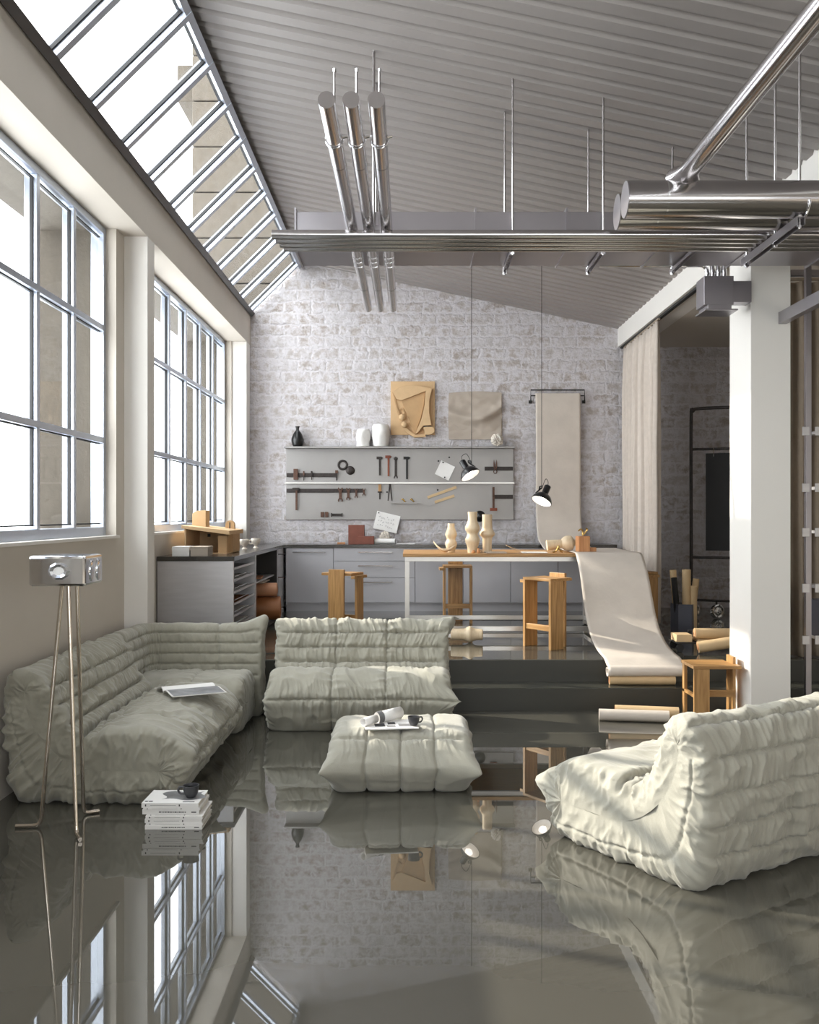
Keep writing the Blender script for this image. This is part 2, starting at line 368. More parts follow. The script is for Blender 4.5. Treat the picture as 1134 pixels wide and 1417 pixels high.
def window(idx, a, b, n):
    root = bpy.data.objects.new('window_%d' % idx, None); C.objects.link(root); root['kind'] = 'structure'
    root['label'] = 'tall steel window with a grid of panes'; root.location = (XG, a, SILL)
    L = b-a; Hh = HEAD-SILL; t = 0.055; dp = 0.05
    fr = MB().box(-dp, dp, 0, t, 0, Hh).box(-dp, dp, L-t, L, 0, Hh).box(-dp, dp, t, L-t, 0, 0.075).box(-dp, dp, t, L-t, Hh-t, Hh)
    struct(fr, 'window_frame', M['alu'], root, bevel=0.004)
    st = (L)/n
    for i in range(1, n): struct(MB().box(-0.04, 0.045, i*st-0.024, i*st+0.024, 0.075, Hh-t), 'mullion', M['alu'], root, bevel=0.004)
    for z in (0.745, 1.615): struct(MB().box(-0.034, 0.052, t, L-t, z-0.022, z+0.022), 'transom', M['alu'], root, bevel=0.004)
    gk = MB()
    zs = [0.075, 0.745, 1.615, Hh-t]
    for i in range(n):
        for (z0, z1) in zip(zs[:-1], zs[1:]):
            y0, y1 = i*st+0.024, (i+1)*st-0.024; z0_, z1_ = z0+0.02, z1-0.02
            g = 0.010
            gk.box(0.0, 0.02, y0, y0+g, z0_, z1_).box(0.0, 0.02, y1-g, y1, z0_, z1_).box(0.0, 0.02, y0+g, y1-g, z0_, z0_+g).box(0.0, 0.02, y0+g, y1-g, z1_-g, z1_)
    struct(gk, 'gasket', M['gasket'], root)
    struct(MB().box(-0.004, 0.004, t, L-t, 0.075, Hh-t), 'pane', M['glass'], root)
    struct(MB().box(0.05, 0.16, -0.0, L, -0.012, 0.008), 'window_sill', M['plaster_white'], root)
window(1, *WINS[1], 6); window(2, *WINS[0], 6); window(3, *WINS[2], 6)

# roof glazing
sk = bpy.data.objects.new('window_4', None); C.objects.link(sk); sk['kind'] = 'structure'; sk['label'] = 'sloping roof glazing over the left wall'
A, B = Vector((XC+0.0, 0, 4.27)), Vector((RX-0.03, 0, RZ-0.02))
dv = (B-A).normalized(); nv = Vector((-dv.z, 0, dv.x)); LL = (B-A).length
def skbox(y0, y1, s0, s1, h0, h1):
    return [A + dv*s + nv*h + Vector((0, y, 0)) for h in (h0, h1) for y in (y0, y1) for s in (s0, s1)]
BOXF = [(0, 2, 3, 1), (4, 5, 7, 6), (0, 1, 5, 4), (2, 6, 7, 3), (0, 4, 6, 2), (1, 3, 7, 5)]
yy = 12.24
cols_y = []
while yy > YF+0.2: cols_y.append(yy); yy -= 0.6775
for y in cols_y:
    struct(MB().add(skbox(y-0.03, y+0.03, -0.02, LL, -0.05, 0.03), BOXF), 'mullion', M['alu'], sk, bevel=0.003)
gk = MB()
for y in cols_y:
    gk.add(skbox(y-0.044, y-0.031, 0.0, LL, -0.012, 0.012), BOXF); gk.add(skbox(y+0.031, y+0.044, 0.0, LL, -0.012, 0.012), BOXF)
struct(gk, 'gasket', M['gasket'], sk)
struct(MB().add(skbox(YF, YB, 0, LL, -0.003, 0.003), BOXF), 'pane', M['glass'], sk)
struct(MB().add(skbox(YF, YB, -0.03, 0.03, -0.055, 0.035), BOXF), 'lower_rail', M['alu_dark'], sk)
struct(MB().add(skbox(YF, YB, LL-0.05, LL, -0.045, 0.04), BOXF), 'ridge_rail', M['alu'], sk)
struct(MB().box(XO, XC-0.03, YF, YB, 4.27, 4.29), 'trim_5', M['alu_dark'])
# ribbed roof deck
rb = MB(); prof = []; y = YF
while y < YB:
    prof += [(y, 0), (y+0.105, 0), (y+0.125, 0.028), (y+0.160, 0.028)]; y += 0.18
prof = [p for p in prof if p[0] <= YB] + [(YB, 0)]
vs = []
for (yy_, h) in prof: vs += [(RX-0.06, yy_, ceil_z(RX-0.06)+h), (EX+0.5, yy_, ceil_z(EX+0.5)+h)]
rb.add(vs, [(2*i, 2*i+1, 2*i+3, 2*i+2) for i in range(len(prof)-1)])
struct(rb, 'ceiling', M['roof'], smooth=False)

struct(MB().prism([(RX-0.06, ceil_z(RX-0.06)+0.10), (EX+0.5, ceil_z(EX+0.5)+0.10), (EX+0.5, ceil_z(EX+0.5)+0.14), (RX-0.06, ceil_z(RX-0.06)+0.14)], YF, YB, 'XZ'), 'ceiling_roofing', M['alu_dark'])
struct(MB().box(RX-0.10, RX-0.03, YF, YB, RZ-0.045, RZ+0.16), 'trim_6', M['alu_dark'], label='dark ridge flashing')
# right side: beam, alcove ceiling, pillar
struct(MB().box(EX, EX+0.30, YF, YB, 3.81, 4.35), 'trim_7', M['plaster_white'], label='white beam over the alcove')
struct(MB().box(EX+0.30, XR, YF, YB, 3.81, 3.95), 'ceiling_alcove', M['plaster'])
struct(MB().box(2.61, 2.915, 7.18, 7.655, 0, 3.81), 'trim_8', M['plaster_white'], label='white square pillar', bevel=0.004)

# ================================================================== SOFAS
_rng = np.random.RandomState(11)
_perm = _rng.permutation(512); _perm = np.concatenate([_perm, _perm, _perm]); _ang = _rng.rand(512)*2*PI
def perlin(x, y, seed=0):
    x = np.asarray(x, float); y = np.asarray(y, float)
    xi = np.floor(x).astype(int); yi = np.floor(y).astype(int); xf = x-xi; yf = y-yi
    def g(ix, iy):
        a = _ang[_perm[(_perm[(ix+seed*37) & 511] + iy) & 511]]
        return np.cos(a), np.sin(a)
    fx = xf*xf*xf*(xf*(xf*6-15)+10); fy = yf*yf*yf*(yf*(yf*6-15)+10)
    def d(ix, iy, dx, dy):
        gx, gy = g(ix, iy); return gx*dx + gy*dy
    a = d(xi, yi, xf, yf); b = d(xi+1, yi, xf-1, yf); c = d(xi, yi+1, xf, yf-1); e = d(xi+1, yi+1, xf-1, yf-1)
    return (a*(1-fx)+b*fx)*(1-fy) + (c*(1-fx)+e*fx)*fy
def fold(x, y, seed):
    return (1-np.minimum(1, np.abs(perlin(x, y, seed))*2.6))**1.5

def closed_profile(ctrl, n):
    P = np.array(ctrl, float); k = len(P); out = []
    for i in range(k):
        a, b, c, d = P[i-1], P[i], P[(i+1) % k], P[(i+2) % k]
        for t in np.linspace(0, 1, 16, endpoint=False):
            out.append(0.5*((2*b)+(c-a)*t+(2*a-5*b+4*c-d)*t*t+(3*b-a-3*c+d)*t**3))
    out = np.array(out); out[:, 1] = np.maximum(out[:, 1], 0)
    cl = np.vstack([out, out[:1]]); L = np.concatenate([[0], np.cumsum(np.linalg.norm(np.diff(cl, axis=0), axis=1))])
    s = np.linspace(0, L[-1], n, endpoint=False)
    return np.stack([np.interp(s, L, cl[:, 0]), np.interp(s, L, cl[:, 1])], 1), s, L[-1]

def nearest_on(poly, pts):
    best = np.full(len(pts), 1e9); res = np.zeros_like(pts)
    for a, b in zip(poly[:-1], poly[1:]):
        a, b = np.array(a, float), np.array(b, float); ab = b-a
        t = np.clip(((pts-a) @ ab)/(ab @ ab), 0, 1); q = a + t[:, None]*ab
        d = np.linalg.norm(pts-q, axis=1); m = d < best; best[m] = d[m]; res[m] = q[m]
    return res

def straight(W):
    def path(u):      # u in metres 0..W
        n = len(u); return np.stack([u-W/2, np.zeros(n)], 1), np.tile([0.0, 1.0], (n, 1)), np.tile([1.0, 0.0], (n, 1))
    return path

def puffy(ctrl, skel, path, W, nu=150, nv=240, nc=30, bulge=0.10, vseams=(), useams=(), puff=0.02, wr=0.010, ears=(), side_seam=None,
          seed=0, cutter=None, pinch=(), useam_range=None):
    """an upholstered volume: PROFILE swept along PATH with domed ends, seams, puffed channels and folds.
    Returns verts, normals, faces and the profile index of every face."""
    pr, s, SL = closed_profile(ctrl, nv)
    sk = nearest_on(skel, pr)
    def s_of(pt): return s[np.argmin(np.linalg.norm(pr-np.array(pt), axis=1))]
    tc = 1-np.cos(np.linspace(0, PI/2, nc+1)); tc = tc[1:]                     # cap ring params 0..1
    uu = np.linspace(0, W, nu)
    rows = [(-1, t) for t in tc[::-1]] + [(0, x) for x in uu] + [(1, t) for t in tc]
    n = len(rows); base = np.zeros((n, nv, 3)); U = np.zeros((n, nv)); T = np.zeros((n, nv)); side = np.zeros(n)
    for i, (sd, a) in enumerate(rows):
        u = np.array([0.0 if sd < 0 else W if sd > 0 else a]); c, N, Tn = path(u); c, N, Tn = c[0], N[0], Tn[0]
        if sd == 0: q = pr; off = 0
        else:
            t = a; q = pr*(1-t) + sk*t
            off = sd*bulge*(1-(1-t)**2.4)**(1/2.4); T[i] = t
        base[i, :, 0] = c[0] + N[0]*q[:, 0] + Tn[0]*off; base[i, :, 1] = c[1] + N[1]*q[:, 0] + Tn[1]*off; base[i, :, 2] = q[:, 1]
        U[i] = u[0]; side[i] = sd
    def normals(Pm):
        di = np.zeros_like(Pm); di[1:-1] = Pm[2:]-Pm[:-2]; di[0] = Pm[1]-Pm[0]; di[-1] = Pm[-1]-Pm[-2]
        dj = np.roll(Pm, -1, 1)-np.roll(Pm, 1, 1); nn = np.cross(di, dj)
        l = np.linalg.norm(nn, axis=2, keepdims=True); return nn/np.maximum(l, 1e-9)
    Nn = normals(base)
    cen = base.mean(axis=(0, 1))
    if (Nn[n//2]*(base[n//2]-base[n//2].mean(0))).sum() < 0: Nn = -Nn
    # end poles: blend the normal towards the tangent
    for i in range(n):
        if side[i] != 0 and T[i, 0] > 0.93:
            _, _, Tn = path(np.array([0.0 if side[i] < 0 else W])); Nn[i] = np.array([Tn[0][0], Tn[0][1], 0])*side[i]
    S = np.tile(s, (n, 1)); Z = base[:, :, 2]
    # distance to seams
    dv = np.full((n, nv), 1.0)
    deep = np.zeros((n, nv))
    for p in vseams:
        d = np.abs(S-s_of(p[:2])); d = np.minimum(d, SL-d); dv = np.minimum(dv, d)
        if len(p) > 2: deep += p[2]*np.exp(-(d/0.018)**2)
    du = np.full((n, nv), 1.0); body = (side == 0)[:, None]
    wob = 0.012*perlin(S*5, U*0+seed, seed+5)
    for k in useams: du = np.minimum(du, np.abs(U-k+wob))
    du = np.where(body, du, 1.0)
    capw = np.where(body, 1.0, np.exp(-(T/0.35)**2))
    dvc = np.where(body, dv, dv + T*0.25)
    disp = np.zeros((n, nv))
    dm = np.minimum(dvc, du); R = 0.055
    prof_ = lambda d, r: np.sqrt(np.clip(1-(1-np.minimum(d, r)/r)**2, 0, 1))
    disp += puff*(prof_(dvc, 0.05)-1)*capw + puff*0.9*(prof_(du, 0.07)-1)
    disp -= 0.006*np.exp(-(dvc/0.007)**2)*capw + 0.008*np.exp(-(du/0.007)**2)
    disp -= deep*capw
    # folds across the seams
    ch = np.searchsorted(np.sort(np.array([s_of(p[:2]) for p in vseams])), S)*7.37
    wx = 0.35*perlin(U*4, S*4, seed+1) + ch
    sk_ = S*5.0*np.sin(ch*3.1)
    f1 = fold(U*14+wx+sk_, S*2.2, seed+2); f1b = fold(U*29+wx*2+sk_*1.5, S*4.0, seed+3)
    disp += wr*(f1*0.9 + f1b*0.55 + 0.25*fold(U*58+wx*3, S*7, seed+12))*np.exp(-dvc/0.10)*capw
    f2 = fold(S*13+wx, U*2.0, seed+4)
    disp += wr*f2*np.exp(-du/0.07)
    disp += wr*1.3*(fold(S*4.5+wx*2, U*4.5+wx, seed+6))*0.7*capw
    disp += 0.010*perlin(U*5, S*5, seed+7)
    # side panels: folds running from the outer edge to the middle
    cap_on = np.where(body, 0.0, 1.0)
    fs = fold(S*11+0.7*perlin(S*3, T*2, seed+8), T*1.3, seed+9); fs2 = fold(S*23, T*2.0, seed+10)
    disp += cap_on*wr*(1.25*fs+0.55*fs2)*np.clip(1.15-T, 0, 1)*np.minimum(1, T*6)
    if side_seam is not None:
        t0, pa, pb = side_seam; sa, sb = s_of(pa), s_of(pb)      # going backwards through the underside
        inr = ((S >= sa) | (S <= sb)) if sa > sb else ((S >= sa) & (S <= sb))
        g = np.exp(-((T-t0)/0.035)**2)
        disp += cap_on*inr*(-0.010*g + 0.008*np.exp(-((T-t0)/0.2)**2))
    Pn = base + Nn*disp[:, :, None]
    # pulled corners
    for (sd, pt, A, r, dirp) in ears:
        u = np.array([0.0 if sd < 0 else W]); c, N, Tn = path(u); c, N, Tn = c[0], N[0], Tn[0]
        e = np.array([c[0]+N[0]*pt[0], c[1]+N[1]*pt[0], pt[1]])
        d = np.linalg.norm((Pn-e)*np.array([1, 1, 1.25]), axis=2); k = np.clip(1-d/r, 0, 1)**2.0
        dr = np.array([Tn[0]*sd*dirp[0]+N[0]*dirp[1], Tn[1]*sd*dirp[0]+N[1]*dirp[1], dirp[2]]); Pn += k[:, :, None]*dr*A
    Pn[:, :, 2] = np.maximum(Pn[:, :, 2], 0.0)
    Vn = normals(Pn)
    if (Vn[n//2]*(Pn[n//2]-Pn[n//2].mean(0))).sum() < 0: Vn = -Vn
    for i in (0, n-1): Vn[i] = Nn[i]
    verts = Pn.reshape(-1, 3); vn = Vn.reshape(-1, 3)
    ii, jj = np.meshgrid(np.arange(n-1), np.arange(nv), indexing='ij'); j2 = (jj+1) % nv
    faces = np.stack([ii*nv+jj, ii*nv+j2, (ii+1)*nv+j2, (ii+1)*nv+jj], -1).reshape(-1, 4); fj = jj.reshape(-1)
    # orientation
    a, b, c_ = verts[faces[:, 0]], verts[faces[:, 1]], verts[faces[:, 2]]
    fn = np.cross(b-a, c_-a); k = (fn*vn[faces[:, 0]]).sum(1).sum()
    if k < 0: faces = faces[:, ::-1]
    return verts, vn, faces, fj, s_of, s

def puffy_part(name, data, sel, m, parent=None):
    verts, vn, faces = data[:3]; fsel = faces[sel]; ids = np.unique(fsel); mp = np.full(len(verts), -1); mp[ids] = np.arange(len(ids))
    me = bpy.data.meshes.new(name); me.from_pydata(verts[ids].tolist(), [], mp[fsel].tolist())
    me.polygons.foreach_set('use_smooth', [True]*len(me.polygons))
    me.normals_split_custom_set_from_vertices(vn[ids].tolist())
    me.materials.append(m); o = bpy.data.objects.new(name, me); C.objects.link(o)
    if parent: o.parent = parent
    return o

def togo_ctrl(D, H):
    P = [(0.12, 0.0), (0.045, 0.07), (0.01, 0.24), (0.0, 0.42), (0.005, 0.56), (0.035, 0.67), (0.10, 0.715), (0.17, 0.70), (0.225, 0.62), (0.27, 0.52), (0.33, 0.43), (0.41, 0.365),
         (0.52, 0.385), (0.66, 0.405), (0.80, 0.395), (0.92, 0.34), (1.0, 0.235), (0.975, 0.13), (0.91, 0.04), (0.84, 0.0), (0.62, 0.0), (0.36, 0.0)]
    return [(p*D, z*H/0.715) for p, z in P]
def sofa(name, label, cat, W, D, H, loc, rotz, useams, m, seed, group=None, nu=230, nose=0.12, tip=0.12, wr=0.018, nd=(0.55, 0.75, 0.0), ends=(1, 1), bulge=0.10):
    k = H/0.715; c = togo_ctrl(D, H); sc = lambda *q: [(p*D, z*k) for p, z in q]
    data = puffy(c, [(0.12*D, 0.60*k)] + [((0.56-0.44*math.cos(a))*D, (0.62-0.43*math.sin(a))*k) for a in np.linspace(0, PI/2, 40)] + [(0.84*D, 0.19*k)], straight(W), W, nu=nu, nv=320, nc=46, bulge=bulge, wr=wr, puff=0.026,
                 vseams=sc((0.0, 0.14), (0.0, 0.28), (0.0, 0.42), (0.01, 0.57), (0.06, 0.70), (0.22, 0.63), (0.265, 0.53))+[(0.33*D, 0.43*k, 0.012), (0.41*D, 0.365*k, 0.02), (0.49*D, 0.38*k, 0.01), (1.0*D, 0.235*k)],
                 useams=useams, side_seam=(0.42, (1.0*D, 0.235*k), (0.0, 0.56*k)), seed=seed,
                 ears=[(sd, q, A, r, d) for sd in (-1, 1) for (q, A, r, d) in (((1.0*D, 0.235*k), nose*ends[(sd+1)//2], 0.17, nd), ((0.085*D, 0.69*k), tip*ends[(sd+1)//2], 0.18, (1.0, -0.05, 0.22)))])
    root = thing(name, label, cat, loc, rotz, group)
    s_of, s, fj = data[4], data[5], data[3]
    s0, s1 = s_of((0.41*D, 0.365*k)), s_of((0.36*D, 0.0)); back = (s[fj] < s0) | (s[fj] >= s1)
    puffy_part('backrest', data, back, m, root); puffy_part('seat', data, ~back, m, root)
    return root

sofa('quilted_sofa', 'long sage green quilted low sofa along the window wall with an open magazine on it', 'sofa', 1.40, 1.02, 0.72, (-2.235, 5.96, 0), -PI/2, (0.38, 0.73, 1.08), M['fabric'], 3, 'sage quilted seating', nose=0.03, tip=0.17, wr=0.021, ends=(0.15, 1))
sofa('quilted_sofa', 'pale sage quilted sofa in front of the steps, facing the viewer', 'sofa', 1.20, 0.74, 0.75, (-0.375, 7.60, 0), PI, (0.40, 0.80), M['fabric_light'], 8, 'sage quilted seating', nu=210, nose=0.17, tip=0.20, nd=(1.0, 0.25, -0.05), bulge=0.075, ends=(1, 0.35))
th = math.radians(31.7)
_w = Vector((math.cos(th), math.sin(th), 0)); _f = Vector((-math.sin(th), math.cos(th), 0))
CW = 1.36
sofa('quilted_chair', 'sunlit-toned sage quilted seat with its back turned, beside the white pillar', 'sofa', CW, 1.04, 0.72, Vector((1.20, 3.97, 0)) + _w*(CW/2+0.06) - _f*0.08, th, (0.50, 0.93), M['fabric_sunlit'], 15, 'sage quilted seating')

# corner unit: wrapped backrest and a square seat
root = thing('corner_sofa', 'sage green quilted corner seat joining the two sofas', 'sofa', (-2.235, 7.62, 0), 0, 'sage quilted seating')
LX, LY, RR = 1.07, 0.70, 0.27
def lpath(u):
    pos, N, T = [], [], []
    l1 = LY-RR; arc = RR*PI/2
    for a in u:
        if a <= l1: pos.append((0, -LY+a)); N.append((1, 0)); T.append((0, 1))
        elif a <= l1+arc:
            f = (a-l1)/RR; pos.append((RR-RR*math.cos(f), -RR+RR*math.sin(f))); N.append((math.cos(f), -math.sin(f))); T.append((math.sin(f), math.cos(f)))
        else: pos.append((RR+a-l1-arc, 0)); N.append((0, -1)); T.append((1, 0))
    return np.array(pos), np.array(N), np.array(T)
WL = LY-RR+RR*PI/2+LX-RR-0.05
bc = [(0.09, 0.0), (0.03, 0.08), (0.0, 0.28), (0.0, 0.5), (0.02, 0.64), (0.07, 0.72), (0.13, 0.72), (0.165, 0.66), (0.18, 0.56), (0.19, 0.46), (0.195, 0.36), (0.198, 0.2), (0.19, 0.06), (0.16, 0.0)]
data = puffy(bc, [(0.09, 0.62), (0.10, 0.12)], lpath, WL, nu=170, nv=200, nc=24, bulge=0.05,
             vseams=((0.0, 0.14), (0.0, 0.28), (0.0, 0.42), (0.01, 0.57), (0.03, 0.69), (0.165, 0.66), (0.18, 0.58), (0.187, 0.50), (0.192, 0.42), (0.196, 0.33)),
             useams=(0.30, 1.30), seed=21, wr=0.007, puff=0.014,
             ears=[(1, (0.09, 0.71), 0.13, 0.16, (0.6, 0, 0.75)), (-1, (0.09, 0.71), 0.06, 0.12, (0.7, 0, 0.3))])
puffy_part('backrest', data, data[3] >= 0, M['fabric'], root)
def flip(W, cx, cy):
    def path(u):
        n = len(u); return np.stack([cx+u-W/2, np.full(n, cy)], 1), np.tile([0.0, -1.0], (n, 1)), np.tile([1.0, 0.0], (n, 1))
    return path
sc_ = [(0.05, 0.0), (0.0, 0.10), (0.0, 0.26), (0.06, 0.36), (0.22, 0.395), (0.40, 0.40), (0.54, 0.385), (0.63, 0.33), (0.67, 0.24), (0.65, 0.12), (0.59, 0.0), (0.3, 0.0)]
data = puffy(sc_, [(0.2, 0.2), (0.48, 0.2)], flip(0.70, 0.60, -0.17), 0.70, nu=90, nv=160, nc=26, bulge=0.07, vseams=((0.67, 0.24), (0.12, 0.38)), useams=(0.38,), seed=30, wr=0.009)
puffy_part('seat', data, data[3] >= 0, M['fabric'], root)

# pouf
oc = [(0.13, 0.0), (0.05, 0.08), (0.0, 0.17), (0.04, 0.26), (0.13, 0.325), (0.28, 0.345), (0.45, 0.345), (0.60, 0.325), (0.69, 0.25), (0.73, 0.155), (0.69, 0.07), (0.61, 0.0), (0.38, 0.0)]
data = puffy(oc, [(0.22, 0.17), (0.52, 0.17)], straight(0.66), 0.66, nu=150, nv=220, nc=26, bulge=0.09, vseams=((0.10, 0.30), (0.63, 0.31)), useams=(0.135, 0.33, 0.525), seed=41, wr=0.008, puff=0.024,
             ears=[(sd, q, 0.17, 0.20, d) for sd in (-1, 1) for q, d in (((0.0, 0.17), (0.8, -0.3, 0.02)), ((0.73, 0.155), (0.8, 0.3, -0.06)))])
root = thing('quilted_pouf', 'sunlit-toned sage quilted pouf with a magazine and cup on top', 'pouf', (-0.05, 6.05, 0), PI, 'sage quilted seating')
puffy_part('cushion', data, data[3] >= 0, M['fabric_sunlit'], root)

# ================================================================== MAGAZINES, CUPS, FLOOR LAMP
def box_thing(name, label, cat, x0, x1, y0, y1, z0, z1, m, rot=0, bevel=0.002, group=None):
    c = ((x0+x1)/2, (y0+y1)/2, z0)
    o = MB().box(x0-c[0], x1-c[0], y0-c[1], y1-c[1], 0, z1-z0).build(name, m, None, c, bevel=bevel); o.rotation_euler = (0, 0, rot)
    return tag(o, label, cat, group)

sx0, sx1, sy0, sy1 = -1.345, -1.055, 4.77, 5.00
th_ = [(0.021, 0, 0, 'bottommost magazine of the floor stack by the lamp, white spine with a line of print'), (0.011, 0.004, -0.003, 'thin white magazine just above the lowest one of the floor stack'),
       (0.020, -0.002, 0.004, 'white magazine third from the floor in the stack by the lamp'), (0.016, 0.003, 0.0, 'cream magazine fourth from the floor in the stack by the lamp'),
       (0.007, 0.006, 0.01, 'thin grey booklet fifth from the floor in the stack by the lamp'), (0.024, -0.014, -0.008, 'thick white magazine sixth from the floor with a long printed spine'),
       (0.010, -0.010, 0.004, 'thin white magazine under the topmost one of the floor stack'), (0.024, -0.018, -0.004, 'topmost magazine of the floor stack with grey photo cover under the dark cup')]
z = 0.0
for i, (h, dx, rr, lab) in enumerate(th_):
    t = thing('magazine', lab, 'magazine', ((sx0+sx1)/2+dx, (sy0+sy1)/2+abs(rr)*0.5, z), rr, 'magazines stacked on the floor')
    MB().box(-0.142, 0.142, -0.106, 0.112, 0.0015, h-0.0015).build('pages', M['page'], t)
    cv = MB().box(-0.145, 0.145, -0.110, 0.115, 0, 0.0015).box(-0.145, 0.145, -0.110, 0.115, h-0.0015, h).box(-0.145, 0.145, -0.112, -0.110, 0, h)
    cv.build('cover', M['paper'], t)
    pr_ = MB()
    if i in (0, 5):
        x = -0.06
        for q in range(13):
            wd = random.uniform(0.004, 0.012); pr_.box(x, x+wd, -0.1128, -0.112, h*0.38, h*0.60); x += wd+0.003
        MB().box(0.105, 0.13, -0.1128, -0.112, h*0.38, h*0.60).build('spine_mark', M['ink'], t)
    else:
        pr_.box(-0.127, -0.121, -0.1128, -0.112, h*0.3, h*0.72).box(0.045, 0.051, -0.1128, -0.112, h*0.3, h*0.72).box(-0.10, 0.03, -0.1126, -0.112, h*0.48, h*0.54)
    pr_.build('spine_print', M['ink'], t)
    if i == 7:
        p = MB().grid(lambda u, v: (-0.06+0.20*u+0.02*math.sin(v*6), -0.05+0.13*v+0.015*math.sin(u*7), h+0.0006), 10, 8)
        p.build('cover_photo', M['photo_grey'], t)
        MB().box(-0.135, -0.120, -0.09, -0.075, h, h+0.0008).box(-0.115, -0.095, -0.09, -0.075, h, h+0.0008).build('cover_print', M['ink'], t)
        MB().box(0.06, 0.12, -0.095, -0.085, h, h+0.0008).build('cover_title', M['ink'], t)
    z += h
STZ = z
def cup(loc, rot, label, sq=1.0):
    t = thing('cup', label, 'cup', loc, rot)
    pf = [(0.0, 0.0), (0.022, 0.0), (0.024, 0.003), (0.036, 0.022), (0.040, 0.045), (0.042, 0.062), (0.0385, 0.062), (0.036, 0.045), (0.031, 0.022), (0.02, 0.008), (0.0, 0.007)]
    MB().lathe([(r*sq, zz*sq) for r, zz in pf], n=40).build('bowl', M['cup'], t, smooth=True)
    MB().tube(smoothpath([(-0.036*sq, 0, 0.052*sq), (-0.058*sq, 0, 0.053*sq), (-0.064*sq, 0, 0.036*sq), (-0.052*sq, 0, 0.02*sq), (-0.033*sq, 0, 0.019*sq)], 5), 0.0055*sq, 8).build('handle', M['cup'], t, smooth=True)
    MB().lathe([(0.0, 0.048*sq), (0.0355*sq, 0.048*sq)], n=32).build('coffee', M['black'], t)
cup((-1.135, 4.875, STZ+0.001), 0.15, 'dark grey cup on top of the floor magazine stack')

def open_magazine(loc, rot, label, s=1.0, tilt=(0, 0), roll=False):
    t = thing('open_magazine', label, 'magazine', loc, rot); t.rotation_euler = (tilt[0], tilt[1], rot)
    f = lambda u: 0.004 + 0.022*math.sin(min(1, u*1.1)*PI)**0.8*math.exp(-2.2*u)*2.0
    MB().grid(lambda u, v: (0.21*u*s, (v-0.5)*0.28*s, f(u)*s), 14, 2, thick=0.006).build('page_block', M['paper'], t, smooth=True)
    if roll:
        pts = []
        MB().grid(lambda u, v: ((-0.20+0.035*math.cos(PI*0.5-u*PI*1.7))*s if u > 0.35 else (-0.20*u/0.35)*s, (v-0.5)*0.28*s,
                                (0.008 if u <= 0.35 else 0.04-0.035*math.sin(PI*0.5 - (u-0.35)/0.65*PI*1.6 + PI))*s), 30, 2, thick=0.003).build('page_block', M['paper'], t, smooth=True)
    else:
        MB().grid(lambda u, v: (-0.21*u*s, (v-0.5)*0.28*s, f(u)*s*0.7), 14, 2, thick=0.005).build('page_block', M['paper'], t, smooth=True)
        MB().grid(lambda u, v: (-(0.01+0.195*u)*s, (v-0.5)*0.265*s, f(0.05+0.93*u)*s*0.7+0.0012), 14, 2).build('page_photo', M['photo_grey'], t, smooth=True)
    return t
open_magazine((-1.46, 6.24, 0.432), 2.05, 'open magazine with a grey photo page, lying on the long sofa', 1.25, (0.0, 0.06))
# magazine with rolled leaves on the pouf
t = thing('open_magazine', 'open magazine with two leaves rolled up, lying on the pouf', 'magazine', (-0.13, 5.56, 0.356), 0.12)
MB().box(-0.14, 0.17, -0.13, 0.10, 0, 0.008).build('page_block', M['paper'], t, bevel=0.002)
MB().box(-0.08, -0.02, -0.08, 0.0, 0.008, 0.0086).box(0.0, 0.045, -0.03, 0.03, 0.008, 0.0086).build('page_photo', M['ink'], t)
MB().box(0.06, 0.13, -0.09, -0.02, 0.008, 0.0086).box(-0.01, 0.04, -0.10, -0.05, 0.008, 0.0086).build('page_print', M['photo_grey'], t)
def rolled(p0, p1, r, turns=1.35, n=44, th=0.0025):
    p0, p1 = Vector(p0), Vector(p1); ax = (p1-p0).normalized(); up = Vector((0, 0, 1)); up = (up-ax*up.dot(ax)).normalized(); sd = ax.cross(up)
    mb = MB(); vs = []
    for i in range(n+1):
        a = -PI/2 + 2*PI*turns*i/n; rr = r*(1-0.22*i/n)
        for q in (p0, p1): vs.append(q + (sd*math.cos(a)+up*math.sin(a))*rr)
    return mb.add(vs, [(2*i, 2*i+1, 2*i+3, 2*i+2) for i in range(n)])
rolled((-0.15, -0.07, 0.034), (-0.07, 0.01, 0.036), 0.025).build('rolled_leaf', M['paper'], t, smooth=True, solid=0.002)
rolled((-0.06, 0.03, 0.036), (0.09, 0.12, 0.050), 0.034).build('rolled_leaf', M['paper'], t, smooth=True, solid=0.002)
MB().tube([(-0.062, 0.029, 0.036), (-0.03, 0.047, 0.039)], 0.0350, 24, caps=False).build('printed_band', M['photo_grey'], t, smooth=True)
cup((0.025, 5.50, 0.366), PI+0.4, 'dark grey square cup beside the rolled magazine on the pouf', 0.85)

# floor lamp
LXc, LYc = -1.745, 4.72
t = thing('floor_lamp', 'chrome tripod floor lamp with a mirrored box head in front of the long sofa', 'floor lamp', (LXc, LYc, 0))
hz0, hz1 = 1.245, 1.395
R_ = Matrix.Translation((0.0, 0.02, 0)) @ Matrix.Rotation(0.02, 4, 'Z')
hb = MB().box(-0.140, 0.140, -0.10, 0.18, hz0, hz1, mtx=R_); head = hb.build('lamp_head', M['chrome'], t, bevel=0.013)
